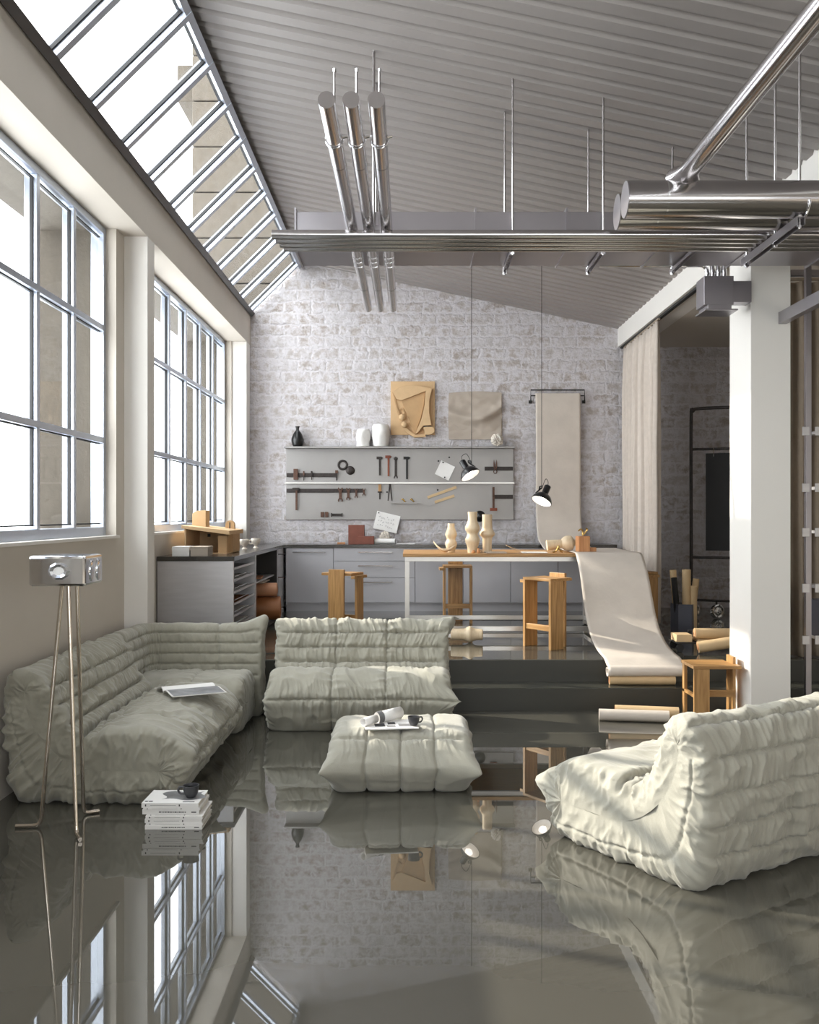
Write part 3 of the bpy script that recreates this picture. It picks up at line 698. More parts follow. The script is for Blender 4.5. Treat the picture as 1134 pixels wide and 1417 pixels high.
# faceted lens on the front, lenses on the side
ln = MB(); n8 = 10
for k in range(n8):
    a0, a1 = 2*PI*k/n8, 2*PI*(k+1)/n8; zc = (hz0+hz1)/2
    P = lambda a, r, y: R_ @ Vector((0.01+r*1.25*math.cos(a), y, zc+r*math.sin(a)))
    ln.add([P(a0, 0.044, -0.100), P(a1, 0.044, -0.100), P(a1, 0.034, -0.112), P(a0, 0.034, -0.112)], [(0, 1, 2, 3)])
    ln.add([P(a0, 0.034, -0.112), P(a1, 0.034, -0.112), P(a1, 0.022, -0.104), P(a0, 0.022, -0.104)], [(0, 1, 2, 3)])
ln.build('lens_ring', M['crystal'], head)
dk = MB().add([R_ @ Vector((0.01+0.0275*math.cos(2*PI*k/28), -0.1035, (hz0+hz1)/2+0.022*math.sin(2*PI*k/28))) for k in range(28)], [tuple(range(28))]); dk.build('lens', M['lamp_white'], head)
for yy_ in (-0.03, 0.08):
    MB().lathe([(0.0, 0.0), (0.06, 0.0), (0.055, 0.006), (0.0, 0.009)], n=24, mtx=R_ @ Matrix.Translation((0.1395, yy_+0.02, (hz0+hz1)/2)) @ Matrix.Rotation(PI/2, 4, 'Y') @ Matrix.Diagonal((1, 0.5, 1, 1))).build('side_lens', M['crystal'], head, smooth=True)
for (tx, ty), (fx, fy), (ex_, ey_) in (((-0.012, 0.03), (-1.885-LXc, 4.80-LYc), (-2.01-LXc, 4.79-LYc)), ((0.030, 0.0), (-1.66-LXc, 4.68-LYc), (-1.61-LXc, 4.59-LYc)), ((0.045, 0.08), (-1.735-LXc, 5.00-LYc), (-1.665-LXc, 5.04-LYc))):
    kx, ky = fx+(ex_-fx)*0.25, fy+(ey_-fy)*0.25
    MB().tube([(tx, ty, hz0+0.005)] + smoothpath([(fx-(fx-tx)*0.03, fy-(fy-ty)*0.03, 0.05), (fx+(ex_-fx)*0.06, fy+(ey_-fy)*0.06, 0.024), (kx, ky, 0.0125), (ex_, ey_, 0.0115)], 6), 0.0105, 14).build('leg', M['nickel'], t, smooth=True)

# ================================================================== WORK COUNTERS
CF, CT = 11.87, 1.22          # front of the back counter, worktop height
XL = -1.58
sp = MB().box(XW+0.01, XL, 8.47, CF, CT-0.04, CT).box(XW+0.01, 2.62, CF-0.02, YB-0.01, CT-0.04, CT)
tag(sp.build('worktop', M['dark_top'], None), 'dark L-shaped steel worktop running along the window and the brick wall', 'worktop')
# tray unit by the window
t = thing('tray_cabinet', 'brushed steel counter unit with a column of sheet trays beside the window', 'cabinet', (XW+0.01, 8.48, PZ))
W_, L_, H_ = XL-XW-0.02, 1.22, CT-0.04-PZ
MB().box(0, W_, 0, 0.03, 0, H_).build('end_panel', M['steel_br'], t, bevel=0.003)
MB().box(0, W_, L_-0.03, L_, 0, H_).box(0, 0.03, 0.03, L_-0.03, 0, H_).box(0.03, W_, 0.03, L_-0.03, 0, 0.06).build('body', M['steel_br'], t)
nt_ = 7
for i in range(nt_):
    z0 = 0.075+i*0.108
    tr = MB().box(0.04, W_-0.008, 0.04, L_-0.04, z0, z0+0.006).box(W_-0.014, W_-0.006, 0.04, L_-0.04, z0, z0+0.022); o = tr.build('tray', M['steel_br'], t)
    if i < 6:
        MB().box(0.10, W_-0.03, 0.10, L_-0.15, z0+0.007, z0+0.016, rot=0.03).build('sheets', M['leather_br'] if i in (0, 3) else M['paper'], o)
        MB().tube([(W_-0.022, 0.15, z0+0.04), (W_-0.022, L_-0.35, z0+0.04)], 0.004, 8).build('front_bar', M['steel'], o)
# open cubby unit in the corner
t = thing('open_cabinet', 'open steel counter unit with leather rolls in its dark niche, in the corner', 'cabinet', (XW+0.01, 9.71, PZ))
L2 = CF-9.71-0.01
MB().box(0, W_, 0, 0.035, 0, H_).build('side_panel', M['steel_br'], t)
MB().box(0, W_, L2-0.46, L2-0.43, 0, H_).box(0.0, W_, L2-0.06, L2, 0, H_).box(W_-0.02, W_, L2-0.43, L2-0.06, 0, H_).build('corner_panel', M['steel_br'], t)
MB().box(0, 0.02, 0.035, L2-0.46, 0, H_).box(0.02, W_-0.02, 0.035, L2-0.46, 0, 0.05).box(0.02, W_-0.02, 0.035, 0.045, 0.05, H_).box(0.02, W_-0.02, L2-0.47, L2-0.46, 0.05, H_).build('lining', M['dark_in'], t)
MB().box(0.02, W_-0.05, 0.045, L2-0.47, 0.49, 0.505).build('shelf', M['steel_br'], t)
for zz in (0.10, 0.46, 0.74): MB().box(W_, W_+0.09, L2-0.50, L2-0.48, zz, zz+0.012).box(W_+0.07, W_+0.09, L2-0.50, L2-0.40, zz, zz+0.012).build('hinge', M['steel'], t)
def hroll(name, label, cat, p0, p1, r, m, group=None, end=None, n=28):
    c = (Vector(p0)+Vector(p1))/2; a = Vector(p0)-c; b = Vector(p1)-c; ax = (b-a).normalized()
    o = MB().tube([a, b], r, n).build(name, m, None, c, smooth=True)
    tag(o, label, cat, group)
    for q, d in ((a, -ax), (b, ax)):
        e = MB(); o_ = ax.orthogonal().normalized(); s_ = ax.cross(o_); pts = []
        for i in range(60):
            an = i/60*2*PI*3; rr = r*0.92*(1-i/75); pts.append(q+d*0.0012+(o_*math.cos(an)+s_*math.sin(an))*rr)
        e.tube(pts, r*0.035, 4).build('coil_edge', end or M['leather_br'], o)
    return o
fz = PZ+0.05
hroll('leather_roll', 'brown leather roll at the bottom of the open corner niche', 'leather roll', (-2.0, 10.42, fz+0.135), (-1.44, 10.47, fz+0.135), 0.13, M['leather_br'], 'leather rolls in the corner niche')
hroll('leather_roll', 'tan leather roll lying over the brown one in the corner niche', 'leather roll', (-2.0, 10.40, fz+0.345), (-1.47, 10.42, fz+0.345), 0.075, M['leather'], 'leather rolls in the corner niche', M['leather'])
box_thing('sheet_stack', 'grey folded sheets lying on the tan leather roll in the niche', 'papers', -1.95, -1.60, 10.30, 10.75, fz+0.4215, fz+0.434, M['canvas'])
box_thing('offcut', 'small leather offcut on the inner shelf of the corner niche', 'leather', -1.95, -1.68, 10.5, 10.9, PZ+0.506, PZ+0.52, M['leather'], 0.1)
# back run
xs = [XL+0.015, -0.96, 0.07, 0.68, 1.28, 1.88, 2.60]
def cab_unit(x0, x1, label, kind):
    t = thing('base_cabinet', label, 'cabinet', (x0, CF, PZ), 0, 'grey base cabinets along the brick wall')
    w_ = x1-x0; hh = CT-0.04-PZ
    MB().box(0.0, w_-0.001, 0.02, YB-CF-0.02, 0.10, hh).box(0.0, w_-0.001, 0.06, 0.10, 0, 0.10).build('body', M['cab'], t)
    def hd(par, xa, xb, zz):
        MB().box(xa, xb, -0.028, -0.020, zz-0.006, zz+0.006).box(xa, xa+0.01, -0.02, 0.0, zz-0.005, zz+0.005).box(xb-0.01, xb, -0.02, 0.0, zz-0.005, zz+0.005).build('handle', M['steel'], par)
    if kind == 'door':
        o = MB().box(0.003, w_-0.004, 0.0, 0.018, 0.115, hh-0.003).build('door', M['cab'], t, bevel=0.002); hd(o, 0.09, w_-0.10, hh-0.055)
    else:
        zz = [0.115, 0.43, 0.635, hh]
        for a, b in zip(zz[:-1], zz[1:]):
            o = MB().box(0.003, w_-0.004, 0.0, 0.018, a+0.002, b-0.003).build('drawer', M['cab'], t, bevel=0.002); hd(o, w_*0.30, w_*0.72, b-0.055)
labs = ['grey steel cabinet with a single door, nearest the window corner', 'grey steel cabinet with a stack of wide drawers behind the leftmost stool', 'grey steel cabinet behind the left end of the bench',
        'grey steel cabinet behind the stool under the bench', 'grey steel cabinet behind the middle of the bench', 'grey steel cabinet behind the draped paper, ending the run']
for i in range(6): cab_unit(xs[i], xs[i+1], labs[i], 'drawers' if i == 1 else 'door')
# white upstand under the far window
box_thing('ledge', 'narrow white ledge along the wall behind the left worktop', 'ledge', XW+0.012, XW+0.15, 10.6, 12.08, CT+0.001, CT+0.20, M['plaster_white'])

# cardboard model on the worktop
t = thing('cardboard_model', 'large cardboard building model with a curved tower, standing on the window worktop', 'model', (-2.0, 9.15, CT+0.001))
MB().box(-0.17, -0.155, -0.10, 0.62, 0, 0.245).box(-0.155, 0.24, 0.50, 0.52, 0, 0.22).build('wall', M['cardboard'], t)
MB().box(-0.15, 0.24, -0.10, 0.56, 0, 0.006).build('base', M['cardboard'], t)
MB().prism([(-0.19, 0.245), (0.27, 0.185), (0.27, 0.225), (0.20, 0.235), (-0.19, 0.275)], -0.14, 0.62, 'XZ').build('roof', M['cardboard'], t, bevel=0.003)
MB().box(0.13, 0.215, 0.02, 0.12, 0.006, 0.175).build('block', M['cardboard'], t, bevel=0.002)
MB().box(0.20, 0.255, 0.12, 0.50, 0.006, 0.19).build('side_wall', M['cardboard_dk'], t, bevel=0.002)
MB().box(0.02, 0.10, 0.42, 0.50, 0.11, 0.15).build('small_block', M['cardboard'], t); MB().box(0.07, 0.11, 0.44, 0.50, 0.05, 0.085).build('small_block', M['cardboard'], t)
MB().box(-0.075, -0.045, 0.494, 0.501, 0.15, 0.18).build('opening', M['dark_in'], t)
tw = [(-0.075+0.13*math.cos(a), 0.255+0.15*math.sin(a)) for a in np.linspace(PI, PI/2, 14)]
tw = [(-0.155, 0.255)] + [(-0.075-0.08*math.cos(a), 0.375+0.045*math.sin(a)) for a in np.linspace(0, PI/2, 10)] + [(-0.02, 0.42), (-0.02, 0.245)]
MB().prism(tw, 0.16, 0.34, 'XZ').build('tower', M['cardboard'], t, bevel=0.003)
MB().prism([(0.135, 0.215)] + [(0.18-0.045*math.cos(a), 0.275+0.045*math.sin(a)) for a in np.linspace(0, PI, 14)] + [(0.225, 0.215)], 0.36, 0.42, 'XZ').build('arch', M['cardboard'], t, bevel=0.002)
MB().box(0.175, 0.185, 0.355, 0.361, 0.235, 0.30).build('slot', M['dark_in'], t)
# two stacks of brochures
for sidx, (x0, m_, nm) in enumerate(((-2.165, 'paper', 'left'), (-1.995, 'canvas', 'right'))):
    for k in range(6):
        o = box_thing('brochure', ('pale' if sidx == 0 else 'grey') + ' brochure, ' + ['lowest', 'second from the bottom', 'third from the bottom', 'third from the top', 'second from the top', 'topmost'][k] + ' of the stack in front of the cardboard model',
                      'brochure', x0+random.uniform(-.002, .002), x0+0.155, 8.56+random.uniform(-.002, .002), 8.78, CT+0.001+k*0.0145, CT+0.001+k*0.0145+0.0135, M[m_], 0, 0.001, 'brochures on the window worktop')
for i, (x, lab) in enumerate(((-1.80, 'marbled ceramic cup on the window worktop, nearer the cardboard model'), (-1.735, 'marbled ceramic cup on the window worktop, nearer the brick wall'))):
    t = thing('marbled_cup', lab, 'cup', (x, 10.25+0.35*i, CT+0.001), 0.4, 'marbled cups on the worktop')
    MB().lathe([(0.0, 0.0), (0.028, 0.0), (0.03, 0.006), (0.014, 0.02), (0.02, 0.035), (0.045, 0.06), (0.054, 0.095), (0.05, 0.11), (0.046, 0.11), (0.048, 0.09), (0.03, 0.05), (0, 0.045)], n=28).build('bowl', M['stone_white'], t, smooth=True)
    MB().tube(smoothpath([(-0.05, 0, 0.09), (-0.075, 0, 0.08), (-0.07, 0, 0.05), (-0.035, 0, 0.05)], 4), 0.008, 8).build('handle', M['stone_white'], t, smooth=True)

# ================================================================== TOOL WALL
WY = YB - 0.005
def atw(px, py, off=0.0): return at(px, py, 12.36) + Vector((0, -off, 0))
X0, X1 = at(396, 0, 12.36).x, at(711, 0, 12.36).x
zt, zm, zb = at(0, 621, 12.36).z, at(0, 668.5, 12.36).z, at(0, 719, 12.36).z
t = thing('tool_panel', 'wide zinc tool panel with a top shelf and a middle ledge on the brick wall', 'wall panel', ((X0+X1)/2, YB, zb))
cx = (X0+X1)/2
MB().box(X0-cx, X1-cx, -0.035, -0.004, 0, zm-zb-0.004).build('lower_panel', M['panel'], t, bevel=0.002)
MB().box(X0-cx, X1-cx, -0.035, -0.004, zm-zb+0.004, zt-zb).build('upper_panel', M['panel'], t, bevel=0.002)
MB().box(X0-cx-0.01, X1-cx+0.01, -0.17, -0.004, zt-zb, zt-zb+0.022).build('top_shelf', M['panel'], t, bevel=0.002)
MB().box(X0-cx-0.01, X1-cx+0.01, -0.085, -0.035, zm-zb-0.012, zm-zb+0.012).build('middle_ledge', M['tablesteel'], t, bevel=0.002)
PY = YB-0.035                 # face of the panel
def onp(px, py):              # pixel on the panel's face
    return at(px, py, PY)
PXM = PY/F                    # metres per photo pixel there
def rack(xa, xb, py, label):
    a, b = onp(xa, py), onp(xb, py); o = MB().box(a.x-(a.x+b.x)/2, b.x-(a.x+b.x)/2, -0.022, -0.001, -0.026, 0.026).build('magnetic_rack', M['iron'], None, ((a.x+b.x)/2, PY, a.z), bevel=0.003)
    tag(o, label, 'tool rack', 'dark racks on the tool panel')
rack(397, 466, 657.5, 'dark magnetic tool rack at the left end of the upper zinc panel')
rack(397, 503, 679, 'long dark magnetic tool rack at the left end of the lower zinc panel')
rack(671, 710, 648.5, 'short dark rack with pliers at the right end of the upper panel')
rack(683, 710, 687.5, 'short dark rack at the right end of the lower panel')
RY = -0.024                   # front of a rack
def tool(name, label, cat, px, py, parts, off=0.0, group='tools on the zinc panel', rot=0.0):
    """parts: list of (part name, material, fn(MB)); local x,z in photo pixels times PXM around (px,py)"""
    c = onp(px, py); t = thing(name, label, cat, (c.x, PY+off-0.001, c.z), 0, group); t.rotation_euler = (0, rot, 0)
    for nm, m_, fn in parts:
        mb = MB(); fn(mb); mb.build(nm, m_, t, bevel=0.0015)
    return t
k = PXM
def bx(x0, x1, y0, y1, d0=0.0, d1=0.02): return lambda mb: mb.box(x0*k, x1*k, -d1, -d0, -y1*k, -y0*k)
def multi(*fs):
    def f(mb):
        for q in fs: q(mb)
    return f
tool('wood_block', 'small rusty block clamp on the upper left rack', 'tool', 410, 657, [('block', M['rust'], bx(-3, 3, -8, 7, 0, .03))], RY)
tool('chisel', 'thin chisel on the upper left rack beside the block clamp', 'tool', 421, 657, [('handle', M['rust'], bx(-1, 1, -5, 1)), ('blade', M['iron'], bx(-0.6, 0.6, 1, 8, .004, .012))], RY)
tool('chisel', 'thin dark chisel in the middle of the upper left rack', 'tool', 432, 657, [('handle', M['iron'], bx(-1.2, 1.2, -5, 1)), ('blade', M['iron'], bx(-0.7, 0.7, 1, 7, .004, .012))], RY)
tool('mallet', 'small mallet at the right tip of the upper left rack', 'tool', 466, 657, [('head', M['rust'], bx(-1.5, 2.5, -6, -2, 0, .03)), ('handle', M['iron'], bx(-0.4, 1.4, -2, 8))], RY)
def hammer(px, ytop, ybot, hw, m1, m2, label, off=0.0, flip=False):
    h = ybot-ytop
    if flip: parts = [('head', m1, bx(-hw, hw, h-4, h, 0, .035)), ('handle', m2, bx(-1.4, 1.4, 0, h-4, .006, .026))]
    else: parts = [('head', m1, multi(bx(-hw, hw*0.55, 0, 3.6, 0, .035), lambda mb: mb.prism([(hw*0.55*k, -0.2*k), (hw*k, -1.6*k), (hw*0.55*k, -3.6*k)], -.03, -.004))), ('handle', m2, bx(-1.3, 1.3, 3.6, h, .006, .026))]
    tool('hammer', label, 'hammer', px, ytop, parts, off, 'hammers on the zinc panel')
hammer(411, 675, 706, 5.5, M['iron'], M['rust'], 'hammer hanging from the lower left rack', RY)
hammer(526, 632, 658, 4.5, M['iron'], M['iron'], 'dark hammer left of the red-brown one on the upper panel')
hammer(538, 630.5, 659, 4.5, M['red_iron'], M['red_iron'], 'red-brown hammer in the middle of the upper panel')
hammer(563.5, 632, 663, 4.8, M['black_matte'], M['black_matte'], 'black hammer rightmost of the row on the upper panel')
hammer(683, 674, 707, 4.8, M['red_iron'], M['rust'], 'red-brown hammer hanging head down at the right end of the lower panel', RY, True)
def wrench_parts(h, w_):
    def f(mb):
        mb.box(-0.32*w_*k, 0.32*w_*k, -.012, -.002, -(h-w_*0.7)*k, -w_*0.7*k)
        for zc, sgn in ((-w_*0.5, 1), (-(h-w_*0.5), -1)):
            pts = []
            a0, a1 = (0.9, 2*PI-0.9)
            for i in range(15):
                a = PI/2*sgn + a0 + (a1-a0)*i/14; pts.append((0.56*w_*k*math.cos(a), zc*k+0.56*w_*k*math.sin(a)))
            for i in range(14, -1, -1):
                a = PI/2*sgn + a0 + (a1-a0)*i/14; pts.append((0.27*w_*k*math.cos(a), zc*k+0.27*w_*k*math.sin(a)))
            for i in range(14):
                q = [pts[i], pts[i+1], pts[28-i], pts[29-i]]; mb.prism(q, -.014, -.001)
    return f
for px, ya, yb, w_, lab in ((471.5, 673.5, 695.5, 6.2, 'largest open spanner on the lower left rack'), (482.5, 674, 693, 5.4, 'second spanner on the lower left rack'), (493.5, 675, 690, 4.4, 'third spanner on the lower left rack'), (504, 675, 687, 3.8, 'smallest spanner at the tip of the lower left rack')):
    tool('spanner', lab, 'spanner', px, ya, [('body', M['rust'], wrench_parts(yb-ya, w_))], RY, 'spanners on the zinc panel')
tool('spanner', 'long dark spanner between the hammers on the upper panel', 'spanner', 548, 632, [('body', M['iron'], lambda mb: (mb.box(-1.2*k, 1.2*k, -.014, -.002, -26*k, 0), wrench_parts(31, 5)(mb)))], 0, 'spanners on the zinc panel')
tool('wood_chisel', 'wood-handled chisel hanging under the middle ledge', 'chisel', 526, 670, [('handle', M['bamboo'], bx(-2, 2, 0, 10, 0, .03)), ('ferrule', M['iron'], bx(-3, 3, 10, 12, 0, .03)), ('blade', M['iron'], bx(-1, 1, 12, 21, .008, .016))])
def divd(mb):
    for s_ in (-1, 1): mb.tube([(s_*0.3*k, -.013, -1*k), (s_*2.8*k, -.013, -23*k)], [0.011, 0.006], 8)
    mb.box(-1.4*k, 1.4*k, -.022, -.002, -4*k, 1*k)
tool('dividers', 'pair of dark dividers hanging under the middle ledge', 'dividers', 540, 670, [('body', M['iron'], divd)])
def pl(mb):
    for s_ in (-1, 1):
        mb.prism([(s_*0.3*k, 0), (s_*2.4*k, 0.5*k), (s_*2.6*k, 7*k), (s_*1.9*k, 12*k), (s_*0.6*k, 5*k)], -.02, -.006)
        mb.tube([(s_*0.5*k, -.012, 0), (s_*2.3*k, -.012, -5*k), (s_*1.4*k, -.012, -7*k), (0, -.012, -7.2*k)], 0.006, 8)
tool('pliers', 'dark pliers on the short rack beside the lamp on the upper panel', 'pliers', 685.5, 648, [('body', M['rust'], pl)], RY)
# ring and disc
c = onp(474.5, 643.5); tag(MB().tube([(0.055*math.cos(a), -0.015, 0.055*math.sin(a)) for a in np.linspace(0, 2*PI, 32, endpoint=False)], 0.0145, 12, closed=True).build('iron_ring', M['iron'], None, (c.x, PY-0.002, c.z), smooth=True), 'dark iron ring on the upper panel', 'ring')
c = onp(485, 651); tag(MB().lathe([(0.058, 0), (0.058, 0.012), (0.05, 0.02), (0.02, 0.024), (0, 0.026)], n=32, mtx=Matrix.Rotation(PI/2, 4, 'X')).build('iron_disc', M['iron'], None, (c.x, PY-0.001, c.z), smooth=True), 'dark domed disc below the iron ring', 'disc')
# pins
for px, py, lab in ((607, 638, 'black pin above the white note'), (622, 633, 'black pin above and right of the white note'), (606, 678, 'black pin over the wooden slats'), (536, 681, 'black pin left of the dividers')):
    c = onp(px, py); tag(MB().lathe([(0.010, 0), (0.011, 0.012), (0, 0.016)], n=14, mtx=Matrix.Rotation(PI/2, 4, 'X')).build('pin', M['black_matte'], None, (c.x, PY-0.001, c.z), smooth=True), lab, 'pin', 'pins on the zinc panel')
# white note
c = onp(616, 651); t = thing('paper_note', 'blank white note tilted beside the black lamp on the upper panel', 'note', (c.x, PY-0.002, c.z)); t.rotation_euler = (0, 0.45, 0)
MB().grid(lambda u, v: ((u-0.5)*21*k, -0.003-0.012*u*v-0.01*(u-0.5)**2, (v-0.5)*21*k), 10, 10, thick=0.0015, tdir=(0, 1, 0)).build('sheet', M['paper'], t)
for (x, z) in ((-0.55, 0.42), (0.3, -0.42)): MB().lathe([(0.009, 0), (0.010, 0.010), (0, 0.013)], n=12, mtx=Matrix.Translation((x*13*k, -0.014, z*21*k)) @ Matrix.Rotation(PI/2, 4, 'X')).build('pin', M['black_matte'], t)
# slats
for (xa, ya, xb, yb, lab) in ((592, 688.5, 632, 674, 'upper and longer of two pale wooden slats on the lower panel'), (602, 695, 629, 686, 'lower and shorter of two pale wooden slats on the lower panel')):
    a, b = onp(xa, ya), onp(xb, yb); mid = (a+b)/2; L_ = (b-a).length; ang = math.atan2(b.z-a.z, b.x-a.x)
    o = MB().box(-L_/2, L_/2, -0.012, -0.001, -0.018, 0.018).build('wooden_slat', M['kraft'], None, (mid.x, PY, mid.z), bevel=0.002); o.rotation_euler = (0, -ang, 0); tag(o, lab, 'slat', 'slats on the zinc panel')
a = onp(591, 702); M['rule'] = mat('dull_rule', srgb(150, 148, 146), 0.6); o = MB().box(0, 0.20, -0.006, -0.001, -0.006, 0.006).build('thin_rule', M['rule'], None, (a.x, PY, a.z)); o.rotation_euler = (0, -0.36, 0); tag(o, 'thin steel rule below the wooden slats', 'rule')
a, b = onp(541, 696), onp(583, 696)
tag(MB().box(-(b.x-a.x)/2, (b.x-a.x)/2, -0.07, 0, -0.006, 0.0).box(-(b.x-a.x)/2, (b.x-a.x)/2, -0.07, -0.066, 0.0, 0.01).build('pin_shelf', M['panel'], None, ((a.x+b.x)/2, PY-0.001, a.z)), 'tiny zinc shelf holding two brass bits', 'shelf')
for px, lab, rr in ((559, 'brass curl on the tiny shelf, left one', 0.4), (571, 'brass curl on the tiny shelf, right one', -0.5)):
    c = onp(px, 696); tag(MB().tube([(-0.03, 0, 0.045), (-0.012, 0, 0.05), (0.006, 0, 0.03), (0.02, 0, 0.009), (0.036, 0, 0.014)], [0.009, 0.014, 0.011, 0.009, 0.006], 10).build('brass_curl', M['brass'], None, (c.x, PY-0.035, c.z), smooth=True), lab, 'brass bit', 'brass bits on the tiny shelf')
for px, lab in ((446.5, 'small dark tin on the lower panel, left of its twin'), (452.5, 'small dark tin on the lower panel, beside the dark bracket')):
    c = onp(px, 712); tag(MB().box(-2.3*k, 2.3*k, -0.03, 0, -3.6*k, 3.6*k).build('tin', M['rust'], None, (c.x, PY-0.001, c.z), bevel=0.003), lab, 'tin', 'tins on the zinc panel')
c = onp(466.5, 712.5); tag(MB().box(-8*k, 8*k, -0.02, -0.012, -1.8*k, 1.8*k).box(-8*k, -6.5*k, -0.03, 0, -2.6*k, 2.6*k).box(6.5*k, 8*k, -0.03, 0, -2.6*k, 2.6*k).box(-6.5*k, 6.5*k, -0.012, 0, -0.8*k, 0.8*k).build('iron_bracket', M['iron'], None, (c.x, PY-0.001, c.z), bevel=0.002), 'flat dark bracket low on the lower panel', 'bracket')
c = onp(663.5, 714.5); tag(MB().lathe([(0.0, -0.002), (0.02, 0.0), (0.02, 0.02)] + [(0.076*math.sin(a), 0.092-0.076*math.cos(a)) for a in np.linspace(0.35, PI, 18)], n=32, mtx=Matrix.Rotation(PI/2, 4, 'X')).build('wall_knob', M['black'], None, (c.x, PY-0.003, c.z), smooth=True), 'round black knob at the lower edge of the zinc panel behind the vases', 'knob')
# on the top shelf
SH = zt+0.0225
def vase(px0, px1, py_top, py_base, Y, prof, m, name, label, cat='vase', group=None, zbase=None, n=40):
    a, b = at(px0, py_top, Y), at(px1, py_base, Y); w2 = (b.x-a.x)/2; h = a.z-b.z; zb_ = zbase if zbase is not None else b.z
    mx = max(r for r, _ in prof)
    pts = [Vector((r/mx*w2, 0, z*h)) for r, z in prof]; sm = smoothpath(pts, 5) if len(pts) > 3 else pts
    o = MB().lathe([(max(0, p.x), p.z) for p in sm], n=n).build(name, m, None, ((a.x+b.x)/2, Y, zb_), smooth=True, angle=60)
    return tag(o, label, cat, group)
SY = YB-0.09
vase(403.5, 420.5, 589, 617, SY, [(0.55, 0), (0.8, .06), (1, .28), (0.95, .45), (0.62, .68), (0.32, .80), (0.27, .90), (0.36, 1.0), (0.27, .985), (0.2, .8), (0.1, .7)], M['black'], 'vase', 'black bottle vase at the left end of the top shelf', zbase=SH)
def crumple(o, amp, f, seed):
    me = o.data
    for v in me.vertices:
        p = v.co; d = Vector((float(perlin(p.x*f+p.z*f*0.6, p.y*f+p.z*f, seed)), float(perlin(p.x*f+9, p.z*f+p.y*f, seed+1)), float(perlin(p.y*f+5, p.z*f-p.x*f, seed+2))*0.5))
        v.co = p + d*amp*min(1, p.z*20+0.1)
o = vase(493.5, 512, 593, 616.5, SY, [(0.9, 0), (1, .05), (1, .5), (1, .92), (0.96, 1.0), (0.88, .98), (0.86, .6), (0.5, .5)], M['ceramic'], 'jar', 'dented white ceramic jar on the shelf, left one', 'jar', 'white jars on the shelf', SH); crumple(o, 0.02, 14, 3)
o = vase(515.0, 539.5, 586.5, 616.5, SY, [(0.72, 0), (0.84, .06), (1, .5), (0.96, .85), (0.86, 1.0), (0.78, .98), (0.8, .6), (0.5, .5)], M['ceramic'], 'jar', 'wider white ceramic jar on the shelf next to the cardboard relief', 'jar', 'white jars on the shelf', SH); crumple(o, 0.012, 12, 8)
def wad(loc, r, m, label, seed, sq=1.0):
    bm = bmesh.new(); bmesh.ops.create_icosphere(bm, subdivisions=5, radius=r); me = bpy.data.meshes.new('crumpled_paper')
    for v in bm.verts:
        n = v.co.normalized(); a = float(fold(n.x*2.3+n.z*1.1+seed, n.y*2.3-n.z*0.7, seed)); b = float(fold(n.x*4.7-n.z, n.z*4.1+n.y+seed, seed+1))
        v.co = n*r*(0.72+0.22*a+0.14*b); v.co.z *= sq
    zmin = min(v.co.z for v in bm.verts)
    for v in bm.verts: v.co.z -= zmin
    bm.to_mesh(me); bm.free(); me.materials.append(m); o = bpy.data.objects.new('crumpled_paper', me); C.objects.link(o); o.location = loc
    me.polygons.foreach_set('use_smooth', [True]*len(me.polygons)); me.set_sharp_from_angle(angle=0.5)
    return tag(o, label, 'crumpled paper')
c = at(688, 617, SY); wad((c.x, SY-0.03, SH+0.001), 0.085, M['stone_white'], 'crumpled paper ball at the right end of the top shelf', 4)

# reliefs above the shelf
c = at(571.5, 602, YB); t = thing('cardboard_relief', 'tall cardboard relief of curved cut shapes on the brick wall', 'wall art', (c.x, YB, c.z))
q = lambda px, py: ((px-571.5)*YB/F, (602-py)*YB/F)
MB().prism([q(541, 602), q(541, 528), q(602, 528), q(602, 602)], -0.025, -0.002).build('backing', M['cardboard'], t, bevel=0.002)
arc = [q(544, 543), q(552, 537.5), q(562, 534.5), q(572, 534), q(584, 535.5), q(598, 538.5)]
MB().prism(arc + [q(589, 542), q(556, 555), q(549, 553)], -0.075, -0.025).build('arched_brow', M['cardboard'], t, bevel=0.002)
MB().prism([q(589, 542), q(598, 538.5), q(594, 555), q(594, 572), q(597, 589), q(586, 590), q(578, 600), q(575, 601), q(583, 582), q(588, 560)], -0.095, -0.025).build('curved_strip', M['cardboard'], t, bevel=0.002)
MB().prism([q(556, 555), q(588, 542), q(587, 560), q(582, 580), q(574.5, 601)], -0.045, -0.025).build('inner_plane', M['cardboard_dk'], t)
bl = [q(586, 593)] + [((593-571.5)*YB/F + 8.5*YB/F*math.cos(a), (602-596.5)*YB/F + 6*YB/F*math.sin(a)) for a in np.linspace(PI*0.75, -PI*0.6, 14)] + [q(588, 603), q(588, 598)]
MB().prism(bl, -0.10, -0.025).build('lower_lobe', M['cardboard'], t, bevel=0.002)
lo = [q(557, 592), q(563, 599), q(574, 606), q(590, 605), q(588, 601), q(575, 602), q(566, 596), q(561, 590)]
MB().prism(lo, -0.06, -0.026).build('lower_rim', M['cardboard'], t, bevel=0.001)
for (a0, a1) in (((551, 569), (557, 565)), ((557, 565), (560, 572)), ((560, 572), (554, 577)), ((554, 577), (551, 569)), ((544, 543), (552, 575))):
    (xa, za), (xb, zb_) = q(*a0), q(*a1); MB().tube([(xa, -0.04, za), (xb, -0.04, zb_)], 0.010, 4).build('frame_strip', M['cardboard_dk'], t)
